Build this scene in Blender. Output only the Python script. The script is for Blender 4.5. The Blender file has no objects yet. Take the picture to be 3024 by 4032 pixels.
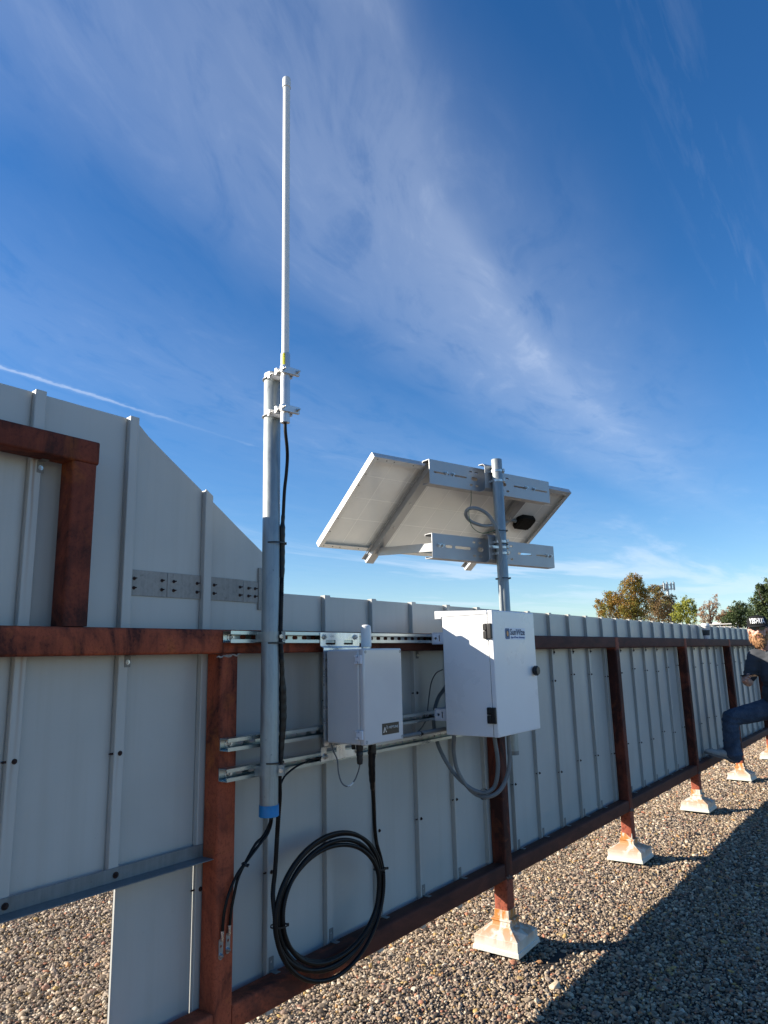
import bpy, bmesh, math, random
import numpy as np
from mathutils import Vector, Matrix, noise

R = math.radians
sc = bpy.context.scene
COL = sc.collection
random.seed(7)
rng = np.random.default_rng(11)

# ------------------------------------------------------------------ camera
cam_d = bpy.data.cameras.new('camera')
cam_d.sensor_fit = 'VERTICAL'
cam_d.sensor_height = 24.0
cam_d.sensor_width = 18.0
cam_d.lens = 2793.8 / 4032 * 24.0
cam_d.clip_start = 0.05
cam_d.clip_end = 3000
cam = bpy.data.objects.new('camera', cam_d)
COL.objects.link(cam)
_Rv, _Uv, _Fv = Vector((0.6066, -0.7946, -0.0235)), Vector((-0.1444, -0.1392, 0.9797)), Vector((0.7818, 0.5909, 0.1992))
_M = Matrix((_Rv, _Uv, -_Fv)).transposed().to_4x4()
_M.translation = Vector((0, 0, 1.47))
cam.matrix_world = _M
sc.camera = cam

# ------------------------------------------------------------------ sun, sky, exposure
SUN_FROM = Vector((-0.78, 1.0, 0.575)).normalized()      # towards the sun
SUN_EL = math.asin(SUN_FROM.z)
SUN_ROT = math.atan2(SUN_FROM.x, SUN_FROM.y)
sun_d = bpy.data.lights.new('sun', 'SUN')
sun_d.energy = 5.0
sun_d.angle = R(0.53)
sun_d.color = (1.0, 0.91, 0.78)
sun = bpy.data.objects.new('sun', sun_d)
sun.rotation_euler = SUN_FROM.to_track_quat('Z', 'Y').to_euler()
sun.location = (0, 0, 30)
COL.objects.link(sun)

sc.view_settings.view_transform = 'Standard'
sc.view_settings.look = 'None'
sc.view_settings.exposure = 1.07
sc.view_settings.gamma = 1.0
sc.view_settings.use_curve_mapping = False

world = bpy.data.worlds.new('World')
sc.world = world
world.use_nodes = True
SKY_STRENGTH = 0.05


def nd(nt, typ, **kw):
    n = nt.nodes.new(typ)
    ins = kw.pop('ins', {})
    for k, v in kw.items():
        setattr(n, k, v)
    for k, v in ins.items():
        if isinstance(v, bpy.types.NodeSocket):
            nt.links.new(v, n.inputs[k])
        else:
            n.inputs[k].default_value = v
    return n


def mth(nt, op, a, b=None, c=None, clamp=False):
    n = nt.nodes.new('ShaderNodeMath')
    n.operation = op
    n.use_clamp = clamp
    for i, v in enumerate((a, b, c)):
        if v is None:
            continue
        if isinstance(v, bpy.types.NodeSocket):
            nt.links.new(v, n.inputs[i])
        else:
            n.inputs[i].default_value = v
    return n.outputs[0]


def ramp(nt, fac, stops, interp='LINEAR'):
    n = nt.nodes.new('ShaderNodeValToRGB')
    n.color_ramp.interpolation = interp
    el = n.color_ramp.elements
    while len(el) > 1:
        el.remove(el[-1])
    for i, (p, c) in enumerate(stops):
        if not isinstance(c, (tuple, list)):
            c = (c, c, c)
        c = tuple(c) + (1,) if len(c) == 3 else c
        if i == 0:
            el[0].position = p
            el[0].color = c
        else:
            e = el.new(p)
            e.color = c
    if fac is not None:
        nt.links.new(fac, n.inputs[0])
    return n.outputs[0]


def mixc(nt, fac, a, b, mode='MIX'):
    n = nt.nodes.new('ShaderNodeMix')
    n.data_type = 'RGBA'
    n.blend_type = mode
    for idx, v in ((0, fac), (6, a), (7, b)):
        if isinstance(v, bpy.types.NodeSocket):
            nt.links.new(v, n.inputs[idx])
        else:
            if idx != 0 and len(v) == 3:
                v = tuple(v) + (1,)
            n.inputs[idx].default_value = v
    return n.outputs[2]


def build_sky():
    nt = world.node_tree
    nt.nodes.clear()
    out = nd(nt, 'ShaderNodeOutputWorld')
    bg = nd(nt, 'ShaderNodeBackground', ins={'Strength': SKY_STRENGTH})
    nt.links.new(bg.outputs[0], out.inputs[0])
    sky = nd(nt, 'ShaderNodeTexSky', sky_type='NISHITA')
    sky.sun_disc = False
    sky.sun_elevation = SUN_EL
    sky.sun_rotation = SUN_ROT
    sky.altitude = 150
    sky.air_density = 1.0
    sky.dust_density = 0.12
    sky.ozone_density = 3.2
    hs = nd(nt, 'ShaderNodeHueSaturation', ins={'Hue': 0.503, 'Saturation': 1.27, 'Value': 1.5, 'Color': sky.outputs[0]})
    tint = mixc(nt, 1.0, hs.outputs[0], (0.96, 1.0, 1.07), 'MULTIPLY')
    tc = nd(nt, 'ShaderNodeTexCoord')
    sep = nd(nt, 'ShaderNodeSeparateXYZ', ins={0: tc.outputs['Generated']})
    z = mth(nt, 'MAXIMUM', sep.outputs[2], 0.02)
    u = mth(nt, 'DIVIDE', sep.outputs[0], z)
    w = mth(nt, 'DIVIDE', sep.outputs[1], z)
    v = mth(nt, 'SUBTRACT', w, mth(nt, 'MULTIPLY', u, 0.06))
    # the wind-drawn cirrus sheet follows one bowed line across the sky: q is the distance from it
    uc = mth(nt, 'MAXIMUM', u, 0.25)
    cq = mth(nt, 'MULTIPLY', 1.08, mth(nt, 'SUBTRACT', 1.0, mth(nt, 'EXPONENT', mth(nt, 'DIVIDE', uc, -1.05))))
    q = mth(nt, 'SUBTRACT', w, cq)

    def streak(su, sv, scale, detail, dist, seed, rough=0.6, vv=None):
        c = nd(nt, 'ShaderNodeCombineXYZ', ins={0: mth(nt, 'MULTIPLY', u, su), 1: mth(nt, 'MULTIPLY', vv or q, sv), 2: seed})
        return nd(nt, 'ShaderNodeTexNoise', ins={'Vector': c.outputs[0], 'Scale': scale, 'Detail': detail, 'Roughness': rough, 'Distortion': dist}).outputs[0]
    wob = streak(0.9, 1.6, 1.6, 3, 0.0, 3.1)
    q2 = mth(nt, 'ADD', q, mth(nt, 'MULTIPLY', mth(nt, 'SUBTRACT', wob, 0.5), 0.16))
    lw = mth(nt, 'ADD', 0.38, mth(nt, 'DIVIDE', 0.2, uc))
    rw = mth(nt, 'MAXIMUM', mth(nt, 'SUBTRACT', 0.72, mth(nt, 'DIVIDE', 0.45, uc)), 0.12)
    tq = mth(nt, 'ADD', mth(nt, 'DIVIDE', mth(nt, 'MAXIMUM', q2, 0.0), lw), mth(nt, 'DIVIDE', mth(nt, 'MINIMUM', q2, 0.0), rw))
    n1 = streak(1.15, 2.3, 2.2, 12, 0.9, 0.0, 0.60)
    n2 = streak(2.2, 6.0, 3.0, 10, 0.7, 7.7, 0.62)
    n3 = streak(0.6, 1.2, 1.6, 4, 0.3, 1.7)
    fine = mth(nt, 'ADD', mth(nt, 'MULTIPLY', n1, 0.78), mth(nt, 'MULTIPLY', n2, 0.22))
    body = ramp(nt, fine, [(0.32, 0.0), (0.52, 0.5), (0.72, 1.0)], 'EASE')
    env = ramp(nt, mth(nt, 'ADD', mth(nt, 'MULTIPLY', tq, 0.4), 0.5), [(0.08, 0.0), (0.18, 0.12), (0.30, 0.30), (0.40, 0.42), (0.46, 0.62), (0.50, 0.95), (0.55, 0.78), (0.62, 0.66), (0.74, 0.54), (0.84, 0.26), (0.94, 0.0)], 'B_SPLINE')
    envs = ramp(nt, mth(nt, 'ADD', mth(nt, 'MULTIPLY', tq, 0.4), 0.5), [(0.10, 0.0), (0.30, 0.10), (0.42, 0.30), (0.50, 0.66), (0.56, 0.60), (0.64, 0.72), (0.76, 0.74), (0.84, 0.50), (0.93, 0.12), (1.0, 0.0)], 'B_SPLINE')
    kf2 = mth(nt, 'MINIMUM', mth(nt, 'MAXIMUM', mth(nt, 'DIVIDE', mth(nt, 'SUBTRACT', u, 0.8), 0.8), 0.0), 1.0)
    env = mth(nt, 'ADD', mth(nt, 'MULTIPLY', env, kf2), mth(nt, 'MULTIPLY', envs, mth(nt, 'SUBTRACT', 1.0, kf2)))
    umask = ramp(nt, mth(nt, 'DIVIDE', u, 8.0), [(0.0, 0.6), (0.06, 0.76), (0.11, 0.82), (0.17, 0.95), (0.33, 1.0), (0.48, 0.62), (0.62, 0.3), (0.8, 0.12)], 'B_SPLINE')
    main = mth(nt, 'MULTIPLY', mth(nt, 'MULTIPLY', env, umask), mth(nt, 'ADD', mth(nt, 'MULTIPLY', body, 0.27), 0.17))
    main = mth(nt, 'MULTIPLY', main, mth(nt, 'ADD', mth(nt, 'MULTIPLY', n3, 0.9), 0.45))
    v2 = mth(nt, 'ADD', v, mth(nt, 'MULTIPLY', mth(nt, 'SUBTRACT', wob, 0.5), 0.22))
    # soft veil lower on the far side of the clear gap
    env2 = ramp(nt, mth(nt, 'DIVIDE', v2, 6.0), [(0.22, 0.0), (0.31, 0.30), (0.36, 0.22), (0.44, 0.05), (0.7, 0.12)], 'B_SPLINE')
    veil = mth(nt, 'MULTIPLY', env2, mth(nt, 'ADD', mth(nt, 'MULTIPLY', body, 0.4), 0.1))
    # low clouds towards the horizon
    cl = nd(nt, 'ShaderNodeCombineXYZ', ins={0: mth(nt, 'MULTIPLY', u, 0.14), 1: mth(nt, 'MULTIPLY', w, 0.42), 2: 4.3})
    nl = nd(nt, 'ShaderNodeTexNoise', ins={'Vector': cl.outputs[0], 'Scale': 1.35, 'Detail': 9, 'Roughness': 0.58, 'Distortion': 0.4}).outputs[0]
    low = ramp(nt, nl, [(0.49, 0.0), (0.60, 0.45), (0.72, 0.95)], 'EASE')
    rad = mth(nt, 'SQRT', mth(nt, 'ADD', mth(nt, 'MULTIPLY', u, u), mth(nt, 'MULTIPLY', w, w)))
    lowmask = ramp(nt, mth(nt, 'DIVIDE', rad, 20.0), [(0.17, 0.0), (0.30, 0.4), (0.42, 0.9), (0.6, 0.8), (0.8, 0.4), (1.0, 0.2)])
    low = mth(nt, 'MULTIPLY', mth(nt, 'MULTIPLY', low, lowmask), 0.85)
    # the contrail
    cu = mth(nt, 'ADD', 2.365, mth(nt, 'MULTIPLY', u, 0.04))
    cw = nd(nt, 'ShaderNodeTexNoise', ins={'Vector': nd(nt, 'ShaderNodeCombineXYZ', ins={0: u, 1: w, 2: 0.3}).outputs[0], 'Scale': 16.0, 'Detail': 4, 'Roughness': 0.6}).outputs[0]
    dv = mth(nt, 'ABSOLUTE', mth(nt, 'SUBTRACT', mth(nt, 'ADD', w, mth(nt, 'MULTIPLY', mth(nt, 'SUBTRACT', cw, 0.5), 0.05)), cu))
    trail = ramp(nt, mth(nt, 'DIVIDE', dv, 0.032), [(0.0, 1.0), (0.22, 0.85), (0.5, 0.16), (1.0, 0.0)], 'EASE')
    tfade = ramp(nt, mth(nt, 'DIVIDE', u, 3.0), [(0.0, 0.40), (0.34, 0.42), (0.50, 0.30), (0.56, 0.18), (0.60, 0.06), (0.70, 0.03), (0.735, 0.10), (0.755, 0.0)])
    trail = mth(nt, 'MULTIPLY', mth(nt, 'MULTIPLY', trail, tfade), mth(nt, 'ADD', mth(nt, 'MULTIPLY', cw, 0.8), 0.45), clamp=True)
    # thin streaks high on the far right
    n4 = streak(1.1, 10.0, 2.0, 8, 0.3, 2.2, 0.6, v)
    th = ramp(nt, n4, [(0.52, 0.0), (0.66, 0.5), (0.8, 1.0)])
    env3 = ramp(nt, v, [(0.05, 0.0), (0.13, 0.5), (0.17, 0.7), (0.24, 0.1), (0.3, 0.0)], 'B_SPLINE')
    thin = mth(nt, 'MULTIPLY', mth(nt, 'MULTIPLY', th, env3), 0.13)
    tot = main
    for x in (veil, low, trail, thin):
        tot = mth(nt, 'ADD', mth(nt, 'MULTIPLY', tot, mth(nt, 'SUBTRACT', 1.0, x)), x)
    tot = mth(nt, 'MINIMUM', mth(nt, 'MAXIMUM', tot, 0.0), 0.96)
    col = mixc(nt, tot, tint, (9.0, 9.9, 11.4))
    nt.links.new(col, bg.inputs[0])


build_sky()

# ------------------------------------------------------------------ materials
MATS = {}


def new_mat(name):
    m = bpy.data.materials.new(name)
    m.use_nodes = True
    nt = m.node_tree
    b = nt.nodes['Principled BSDF']
    MATS[name] = m
    return m, nt, b


def obj_noise(nt, scale, detail=4, rough=0.55, dist=0.0, stretch=(1, 1, 1), off=(0, 0, 0)):
    tc = nd(nt, 'ShaderNodeTexCoord')
    mp = nd(nt, 'ShaderNodeMapping', ins={'Vector': tc.outputs['Object'], 'Scale': stretch, 'Location': off})
    return nd(nt, 'ShaderNodeTexNoise', ins={'Vector': mp.outputs[0], 'Scale': scale, 'Detail': detail, 'Roughness': rough, 'Distortion': dist}).outputs[0]


def bump(nt, b, h, strength=0.2, dist=0.002):
    n = nd(nt, 'ShaderNodeBump', ins={'Strength': strength, 'Distance': dist, 'Height': h})
    nt.links.new(n.outputs[0], b.inputs['Normal'])


def simple(name, col, rough=0.5, metal=0.0, var=0.12, scale=14, stretch=(1, 1, 1), bmp=0.0, bscale=200, spec=0.5, coat=0.0):
    m, nt, b = new_mat(name)
    n = obj_noise(nt, scale, 5, 0.6, 0.2, stretch)
    lo = tuple(c * (1 - var) for c in col)
    hi = tuple(min(1, c * (1 + var)) for c in col)
    c = ramp(nt, n, [(0.3, lo), (0.7, hi)])
    nt.links.new(c, b.inputs['Base Color'])
    b.inputs['Metallic'].default_value = metal
    r = ramp(nt, n, [(0.3, max(0.03, rough - 0.07)), (0.7, min(1, rough + 0.07))])
    nt.links.new(r, b.inputs['Roughness'])
    b.inputs['Specular IOR Level'].default_value = spec
    if coat:
        b.inputs['Coat Weight'].default_value = coat
        b.inputs['Coat Roughness'].default_value = 0.08
    if bmp:
        bump(nt, b, obj_noise(nt, bscale, 3), bmp, 0.001)
    return m


def rust_mat(name, primer, dark, orange, cover):
    m, nt, b = new_mat(name)
    big = obj_noise(nt, 4.6, 7, 0.66, 1.2, (1, 1, 0.6))
    fine = obj_noise(nt, 95, 6, 0.72, 0.2)
    strk = obj_noise(nt, 9, 6, 0.65, 0.3, (4, 4, 0.35), (3, 1, 2))
    mix = mth(nt, 'ADD', mth(nt, 'MULTIPLY', big, 0.60), mth(nt, 'ADD', mth(nt, 'MULTIPLY', fine, 0.22), mth(nt, 'MULTIPLY', strk, 0.18)))
    base = mixc(nt, ramp(nt, mix, [(cover - 0.055, 0.0), (cover + 0.05, 1.0)]), primer, dark)
    og = ramp(nt, obj_noise(nt, 6, 6, 0.7, 0.6, (1, 1, 1), (7, 2, 9)), [(0.56, 0.0), (0.70, 0.6)])
    base = mixc(nt, og, base, orange)
    base = mixc(nt, ramp(nt, fine, [(0.33, 0.6), (0.52, 0.0)]), base, tuple(c * 0.8 for c in dark))
    nt.links.new(base, b.inputs['Base Color'])
    b.inputs['Roughness'].default_value = 0.72
    b.inputs['Specular IOR Level'].default_value = 0.3
    bump(nt, b, mth(nt, 'ADD', fine, mth(nt, 'MULTIPLY', big, 0.6)), 0.5, 0.0022)
    return m


def rail_mat():
    m = rust_mat('rust_rail', (0.39, 0.086, 0.037), (0.070, 0.016, 0.010), (0.45, 0.13, 0.030), 0.545)
    nt = m.node_tree
    b = nt.nodes['Principled BSDF']
    old = b.inputs['Base Color'].links[0].from_socket
    tc = nd(nt, 'ShaderNodeTexCoord')
    sep = nd(nt, 'ShaderNodeSeparateXYZ', ins={0: tc.outputs['Object']})
    n = obj_noise(nt, 7, 6, 0.7, 0.8, (0.6, 1, 1))
    k = mth(nt, 'ADD', mth(nt, 'DIVIDE', sep.outputs[0], 3.0), mth(nt, 'MULTIPLY', mth(nt, 'SUBTRACT', n, 0.5), 0.9))
    worn = ramp(nt, obj_noise(nt, 12, 7, 0.7, 0.6, (0.35, 1, 1), (3, 3, 3)), [(0.32, (0.040, 0.012, 0.009)), (0.6, (0.095, 0.028, 0.018)), (0.75, (0.15, 0.05, 0.033))])
    nt.links.new(mixc(nt, ramp(nt, k, [(0.02, 0.0), (0.22, 1.0)]), old, worn), b.inputs['Base Color'])


rail_mat()
rust_mat('rust_primer', (0.39, 0.086, 0.037), (0.070, 0.016, 0.010), (0.46, 0.135, 0.030), 0.54)
def post_mat():
    m = rust_mat('rust_post', (0.18, 0.040, 0.020), (0.045, 0.011, 0.007), (0.28, 0.075, 0.02), 0.485)
    nt = m.node_tree
    b = nt.nodes['Principled BSDF']
    old = b.inputs['Base Color'].links[0].from_socket
    tc = nd(nt, 'ShaderNodeTexCoord')
    sep = nd(nt, 'ShaderNodeSeparateXYZ', ins={0: tc.outputs['Object']})
    zz = mth(nt, 'ADD', sep.outputs[2], mth(nt, 'MULTIPLY', mth(nt, 'SUBTRACT', obj_noise(nt, 28, 4), 0.5), 0.06))
    k = ramp(nt, mth(nt, 'DIVIDE', zz, 2.0), [(0.0, 0.85), (0.168, 0.85), (0.176, 0.0), (0.738, 0.0), (0.745, 0.8), (1.0, 0.8)])
    k = mth(nt, 'MULTIPLY', k, ramp(nt, obj_noise(nt, 60, 5, 0.7), [(0.38, 0.25), (0.5, 1.0)]))
    nt.links.new(mixc(nt, k, old, (0.34, 0.085, 0.045)), b.inputs['Base Color'])


post_mat()
rust_mat('rust_heavy', (0.20, 0.043, 0.021), (0.045, 0.011, 0.007), (0.33, 0.09, 0.02), 0.50)


def panel_mat():
    m, nt, b = new_mat('panel_paint')
    n = obj_noise(nt, 2.0, 4, 0.5, 0.3)
    st = obj_noise(nt, 7.0, 6, 0.6, 0.2, (3.5, 3.5, 0.16))
    c = ramp(nt, n, [(0.3, (0.435, 0.435, 0.405)), (0.7, (0.50, 0.50, 0.467))])
    c = mixc(nt, ramp(nt, st, [(0.50, 0.0), (0.74, 0.2)]), c, (0.33, 0.315, 0.265))
    rr_ = obj_noise(nt, 5.0, 6, 0.6, 0.15, (7, 7, 0.11), (5, 3, 1))
    c = mixc(nt, ramp(nt, rr_, [(0.68, 0.0), (0.75, 0.22)]), c, (0.30, 0.235, 0.15))
    sp = obj_noise(nt, 60, 4, 0.6)
    c = mixc(nt, ramp(nt, sp, [(0.66, 0.0), (0.74, 0.22)]), c, (0.33, 0.31, 0.27))
    tc = nd(nt, 'ShaderNodeTexCoord')
    sep = nd(nt, 'ShaderNodeSeparateXYZ', ins={0: tc.outputs['Object']})
    wv = mth(nt, 'MULTIPLY', mth(nt, 'SUBTRACT', obj_noise(nt, 6, 2), 0.5), 0.012)
    for x_, z0, z1, a_ in ((-0.6300, 1.58, 2.06, 0.75), (-0.6240, 1.10, 1.50, 0.55), (-0.3180, 1.02, 1.21, 0.25), (-0.628, 1.0, 1.22, 0.3)):
        dx = mth(nt, 'ABSOLUTE', mth(nt, 'SUBTRACT', mth(nt, 'ADD', sep.outputs[0], wv), x_))
        kx = ramp(nt, mth(nt, 'DIVIDE', dx, 0.010), [(0.0, 1.0), (0.25, 0.7), (0.6, 0.0)])
        kz = ramp(nt, mth(nt, 'DIVIDE', mth(nt, 'SUBTRACT', sep.outputs[2], z0), z1 - z0), [(0.0, 0.0), (0.6, 0.5), (0.999, 1.0), (1.0, 0.0)])
        c = mixc(nt, mth(nt, 'MULTIPLY', mth(nt, 'MULTIPLY', kx, kz), a_), c, (0.26, 0.13, 0.05))
    nt.links.new(c, b.inputs['Base Color'])
    b.inputs['Roughness'].default_value = 0.38
    bump(nt, b, mth(nt, 'ADD', obj_noise(nt, 3.0, 2, 0.4, 0, (1.6, 1.6, 0.5)), mth(nt, 'MULTIPLY', obj_noise(nt, 900, 2), 0.02)), 0.38, 0.016)
    return m


panel_mat()


def galv(name, col=(0.52, 0.54, 0.55), metal=0.75, rough=0.42, sc_=26, stretch=(1, 1, 0.35)):
    m, nt, b = new_mat(name)
    n = obj_noise(nt, sc_, 6, 0.65, 0.6, stretch)
    st = obj_noise(nt, 16, 5, 0.6, 0.1, (5, 5, 0.12), (2, 0, 1))
    c = ramp(nt, mth(nt, 'ADD', mth(nt, 'MULTIPLY', n, 0.6), mth(nt, 'MULTIPLY', st, 0.4)), [(0.3, tuple(x * 0.68 for x in col)), (0.52, col), (0.7, tuple(min(1, x * 1.2) for x in col))])
    sp = obj_noise(nt, 48, 3, 0.5)
    c = mixc(nt, ramp(nt, sp, [(0.70, 0.0), (0.76, 0.45)]), c, tuple(x * 0.35 for x in col))
    nt.links.new(c, b.inputs['Base Color'])
    b.inputs['Metallic'].default_value = metal
    nt.links.new(ramp(nt, n, [(0.3, rough - 0.1), (0.7, rough + 0.12)]), b.inputs['Roughness'])
    bump(nt, b, n, 0.08, 0.001)
    return m


galv('galvanised', (0.34, 0.375, 0.365), 0.48, 0.46)
simple('zinc', (0.43, 0.49, 0.49), 0.30, 0.92, 0.07, 16, (0.25, 1, 1))
galv('old_galv', (0.21, 0.21, 0.20), 0.05, 0.55, 14, (1, 1, 1))
galv('splice_zinc', (0.32, 0.305, 0.275), 0.1, 0.6, 60, (1, 1, 1))
galv('aluminium', (0.70, 0.71, 0.71), 0.9, 0.30, 20, (0.5, 1, 1))
simple('bolt_steel', (0.55, 0.54, 0.52), 0.3, 0.95, 0.2, 60)
simple('white_enamel', (0.82, 0.82, 0.81), 0.30, 0, 0.02, 5, bmp=0.10, bscale=420, coat=0.2)
simple('white_bracket', (0.72, 0.74, 0.78), 0.4, 0, 0.04, 8)
simple('white_antenna', (0.70, 0.71, 0.69), 0.32, 0, 0.03, 9)
simple('anodised', (0.62, 0.62, 0.61), 0.38, 0.55, 0.05, 20)
simple('frame_alu', (0.62, 0.62, 0.60), 0.42, 0.3, 0.04, 15)
simple('channel_alu', (0.36, 0.365, 0.37), 0.42, 0.5, 0.05, 12)
simple('black_plastic', (0.007, 0.007, 0.008), 0.45, 0, 0.25, 30)
simple('black_rubber', (0.005, 0.005, 0.0055), 0.42, 0, 0.3, 50, bmp=0.2, bscale=260, spec=0.25)
simple('tape', (0.007, 0.007, 0.007), 0.36, 0, 0.3, 40, bmp=0.6, bscale=90, spec=0.4)
simple('blue_cap', (0.012, 0.22, 0.52), 0.45, 0, 0.08, 20, bmp=0.15, bscale=60)
simple('yellow_sticker', (0.72, 0.66, 0.05), 0.45, 0, 0.08, 30)
simple('grey_conduit', (0.17, 0.195, 0.21), 0.42, 0, 0.1, 20)
simple('grey_cable', (0.12, 0.125, 0.13), 0.45, 0, 0.1, 20)
simple('green_wire', (0.02, 0.10, 0.04), 0.5, 0, 0.1, 20)
simple('dark_hole', (0.006, 0.006, 0.006), 0.8, 0, 0.1, 20)
simple('rust_screw', (0.035, 0.014, 0.010), 0.7, 0.2, 0.3, 80)
simple('weld_grey', (0.34, 0.31, 0.27), 0.7, 0.1, 0.4, 90, bmp=0.8, bscale=150)
simple('cup_white', (0.80, 0.80, 0.78), 0.5, 0, 0.02, 10)
simple('cup_sleeve', (0.085, 0.088, 0.08), 0.85, 0, 0.35, 40, (1, 1, 0.1))
simple('label_dark', (0.035, 0.030, 0.024), 0.35, 0.2, 0.1, 20)
simple('silver_ink', (0.62, 0.62, 0.60), 0.35, 0.4, 0.05, 20)
simple('navy_ink', (0.018, 0.035, 0.085), 0.5, 0, 0.1, 20)
simple('blue_ink', (0.03, 0.08, 0.30), 0.5, 0, 0.1, 20)
simple('logo_blue', (0.035, 0.10, 0.24), 0.45, 0, 0.15, 60)
simple('logo_orange', (0.75, 0.36, 0.12), 0.5, 0, 0.1, 60)
simple('sticker_white', (0.74, 0.78, 0.86), 0.35, 0, 0.02, 20)
simple('skin', (0.60, 0.335, 0.25), 0.5, 0, 0.16, 30, bmp=0.1, bscale=300)
simple('beard_hair', (0.36, 0.185, 0.08), 0.75, 0, 0.5, 60, (1, 1, 0.4), bmp=0.9, bscale=120)
simple('polo_cloth', (0.062, 0.067, 0.076), 0.9, 0, 0.12, 10, bmp=0.4, bscale=350, spec=0.2)
simple('undershirt', (0.16, 0.025, 0.035), 0.9, 0, 0.2, 60, spec=0.2)
simple('cap_cloth', (0.014, 0.014, 0.014), 0.9, 0, 0.2, 40, bmp=0.4, bscale=300, spec=0.2)
simple('white_print', (0.80, 0.80, 0.80), 0.6, 0, 0.03, 40)
simple('shoe_cloth', (0.40, 0.39, 0.36), 0.85, 0, 0.15, 40, bmp=0.3, bscale=200, spec=0.2)
simple('shoe_sole', (0.17, 0.16, 0.15), 0.7, 0, 0.2, 40)
simple('sunglass', (0.008, 0.008, 0.009), 0.1, 0, 0.1, 20)
simple('bark', (0.085, 0.060, 0.042), 0.9, 0, 0.35, 9, (1, 1, 0.3), bmp=0.8, bscale=25)
simple('pale_wall', (0.60, 0.58, 0.54), 0.8, 0, 0.08, 0.6)
simple('tower_grey', (0.36, 0.40, 0.41), 0.5, 0.2, 0.08, 2)
simple('tower_panel', (0.42, 0.45, 0.45), 0.5, 0, 0.05, 2)


def jeans_mat():
    m, nt, b = new_mat('denim')
    n = obj_noise(nt, 7, 5, 0.6, 0.3)
    f = obj_noise(nt, 160, 3, 0.6, 0, (1, 1, 0.4))
    c = ramp(nt, mth(nt, 'ADD', mth(nt, 'MULTIPLY', n, 0.75), mth(nt, 'MULTIPLY', f, 0.25)), [(0.33, (0.034, 0.048, 0.074)), (0.52, (0.068, 0.094, 0.138)), (0.7, (0.14, 0.175, 0.23))])
    nt.links.new(c, b.inputs['Base Color'])
    b.inputs['Roughness'].default_value = 0.9
    b.inputs['Specular IOR Level'].default_value = 0.2
    bump(nt, b, mth(nt, 'ADD', f, mth(nt, 'MULTIPLY', obj_noise(nt, 16, 3, 0.5, 1.2, (1, 1, 1.6)), 1.4)), 0.6, 0.008)


jeans_mat()


def backsheet_mat():
    # the cells show through the white backsheet as a faint grid of lines
    m, nt, b = new_mat('backsheet')
    n = obj_noise(nt, 4, 5, 0.6, 0.4)
    c = ramp(nt, n, [(0.3, (0.68, 0.68, 0.655)), (0.7, (0.77, 0.77, 0.745))])
    nt.links.new(c, b.inputs['Base Color'])
    b.inputs['Roughness'].default_value = 0.17
    b.inputs['Specular IOR Level'].default_value = 0.55
    simple('backsheet_line', (0.95, 0.94, 0.90), 0.3, 0, 0.02, 20)


backsheet_mat()


def footing_mat():
    m, nt, b = new_mat('white_coating')
    n = obj_noise(nt, 6, 6, 0.65, 0.5)
    c = ramp(nt, n, [(0.3, (0.50, 0.50, 0.43)), (0.7, (0.60, 0.60, 0.52))])
    tc = nd(nt, 'ShaderNodeTexCoord')
    oi = nd(nt, 'ShaderNodeObjectInfo')
    va = nd(nt, 'ShaderNodeVectorMath', operation='ADD', ins={0: tc.outputs['Object'], 1: nd(nt, 'ShaderNodeCombineXYZ', ins={0: mth(nt, 'MULTIPLY', oi.outputs['Random'], 37.0), 1: mth(nt, 'MULTIPLY', oi.outputs['Random'], 11.0), 2: 0.0}).outputs[0]})
    mp = nd(nt, 'ShaderNodeMapping', ins={'Vector': va.outputs[0], 'Scale': (1.7, 1.7, 0.55)})
    st = nd(nt, 'ShaderNodeTexNoise', ins={'Vector': mp.outputs[0], 'Scale': 11.0, 'Detail': 5, 'Roughness': 0.6, 'Distortion': 0.5}).outputs[0]
    sep = nd(nt, 'ShaderNodeSeparateXYZ', ins={0: tc.outputs['Object']})
    hi = ramp(nt, mth(nt, 'DIVIDE', sep.outputs[2], 0.2), [(0.3, 0.0), (0.5, 0.55), (0.75, 0.95), (1.0, 1.0)])
    rs = mth(nt, 'MULTIPLY', ramp(nt, st, [(0.42, 0.0), (0.52, 1.0)]), hi)
    c = mixc(nt, rs, c, (0.46, 0.17, 0.022))
    c = mixc(nt, ramp(nt, obj_noise(nt, 40, 4), [(0.62, 0.0), (0.72, 0.3)]), c, (0.40, 0.38, 0.32))
    nt.links.new(c, b.inputs['Base Color'])
    b.inputs['Roughness'].default_value = 0.55
    bump(nt, b, obj_noise(nt, 110, 4, 0.6), 0.5, 0.003)


footing_mat()


def pebble_mat():
    m, nt, b = new_mat('pebble')
    oi = nd(nt, 'ShaderNodeObjectInfo')
    c = ramp(nt, oi.outputs['Random'], [
        (0.00, (0.05, 0.042, 0.036)), (0.10, (0.12, 0.095, 0.075)), (0.20, (0.30, 0.24, 0.18)), (0.30, (0.17, 0.145, 0.125)),
        (0.40, (0.42, 0.35, 0.26)), (0.50, (0.22, 0.165, 0.135)), (0.60, (0.52, 0.46, 0.37)), (0.69, (0.13, 0.10, 0.085)),
        (0.77, (0.36, 0.29, 0.21)), (0.84, (0.60, 0.56, 0.48)), (0.90, (0.26, 0.20, 0.17)), (0.94, (0.38, 0.17, 0.11)), (0.97, (0.46, 0.33, 0.13)), (1.0, (0.10, 0.10, 0.10))])
    n = obj_noise(nt, 3.0, 5, 0.6, 0.6)
    c = mixc(nt, 1.0, c, ramp(nt, n, [(0.3, (0.79, 0.72, 0.62)), (0.7, (1.24, 1.13, 0.99))]), 'MULTIPLY')
    nt.links.new(c, b.inputs['Base Color'])
    b.inputs['Roughness'].default_value = 0.62
    b.inputs['Specular IOR Level'].default_value = 0.35


pebble_mat()


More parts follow.
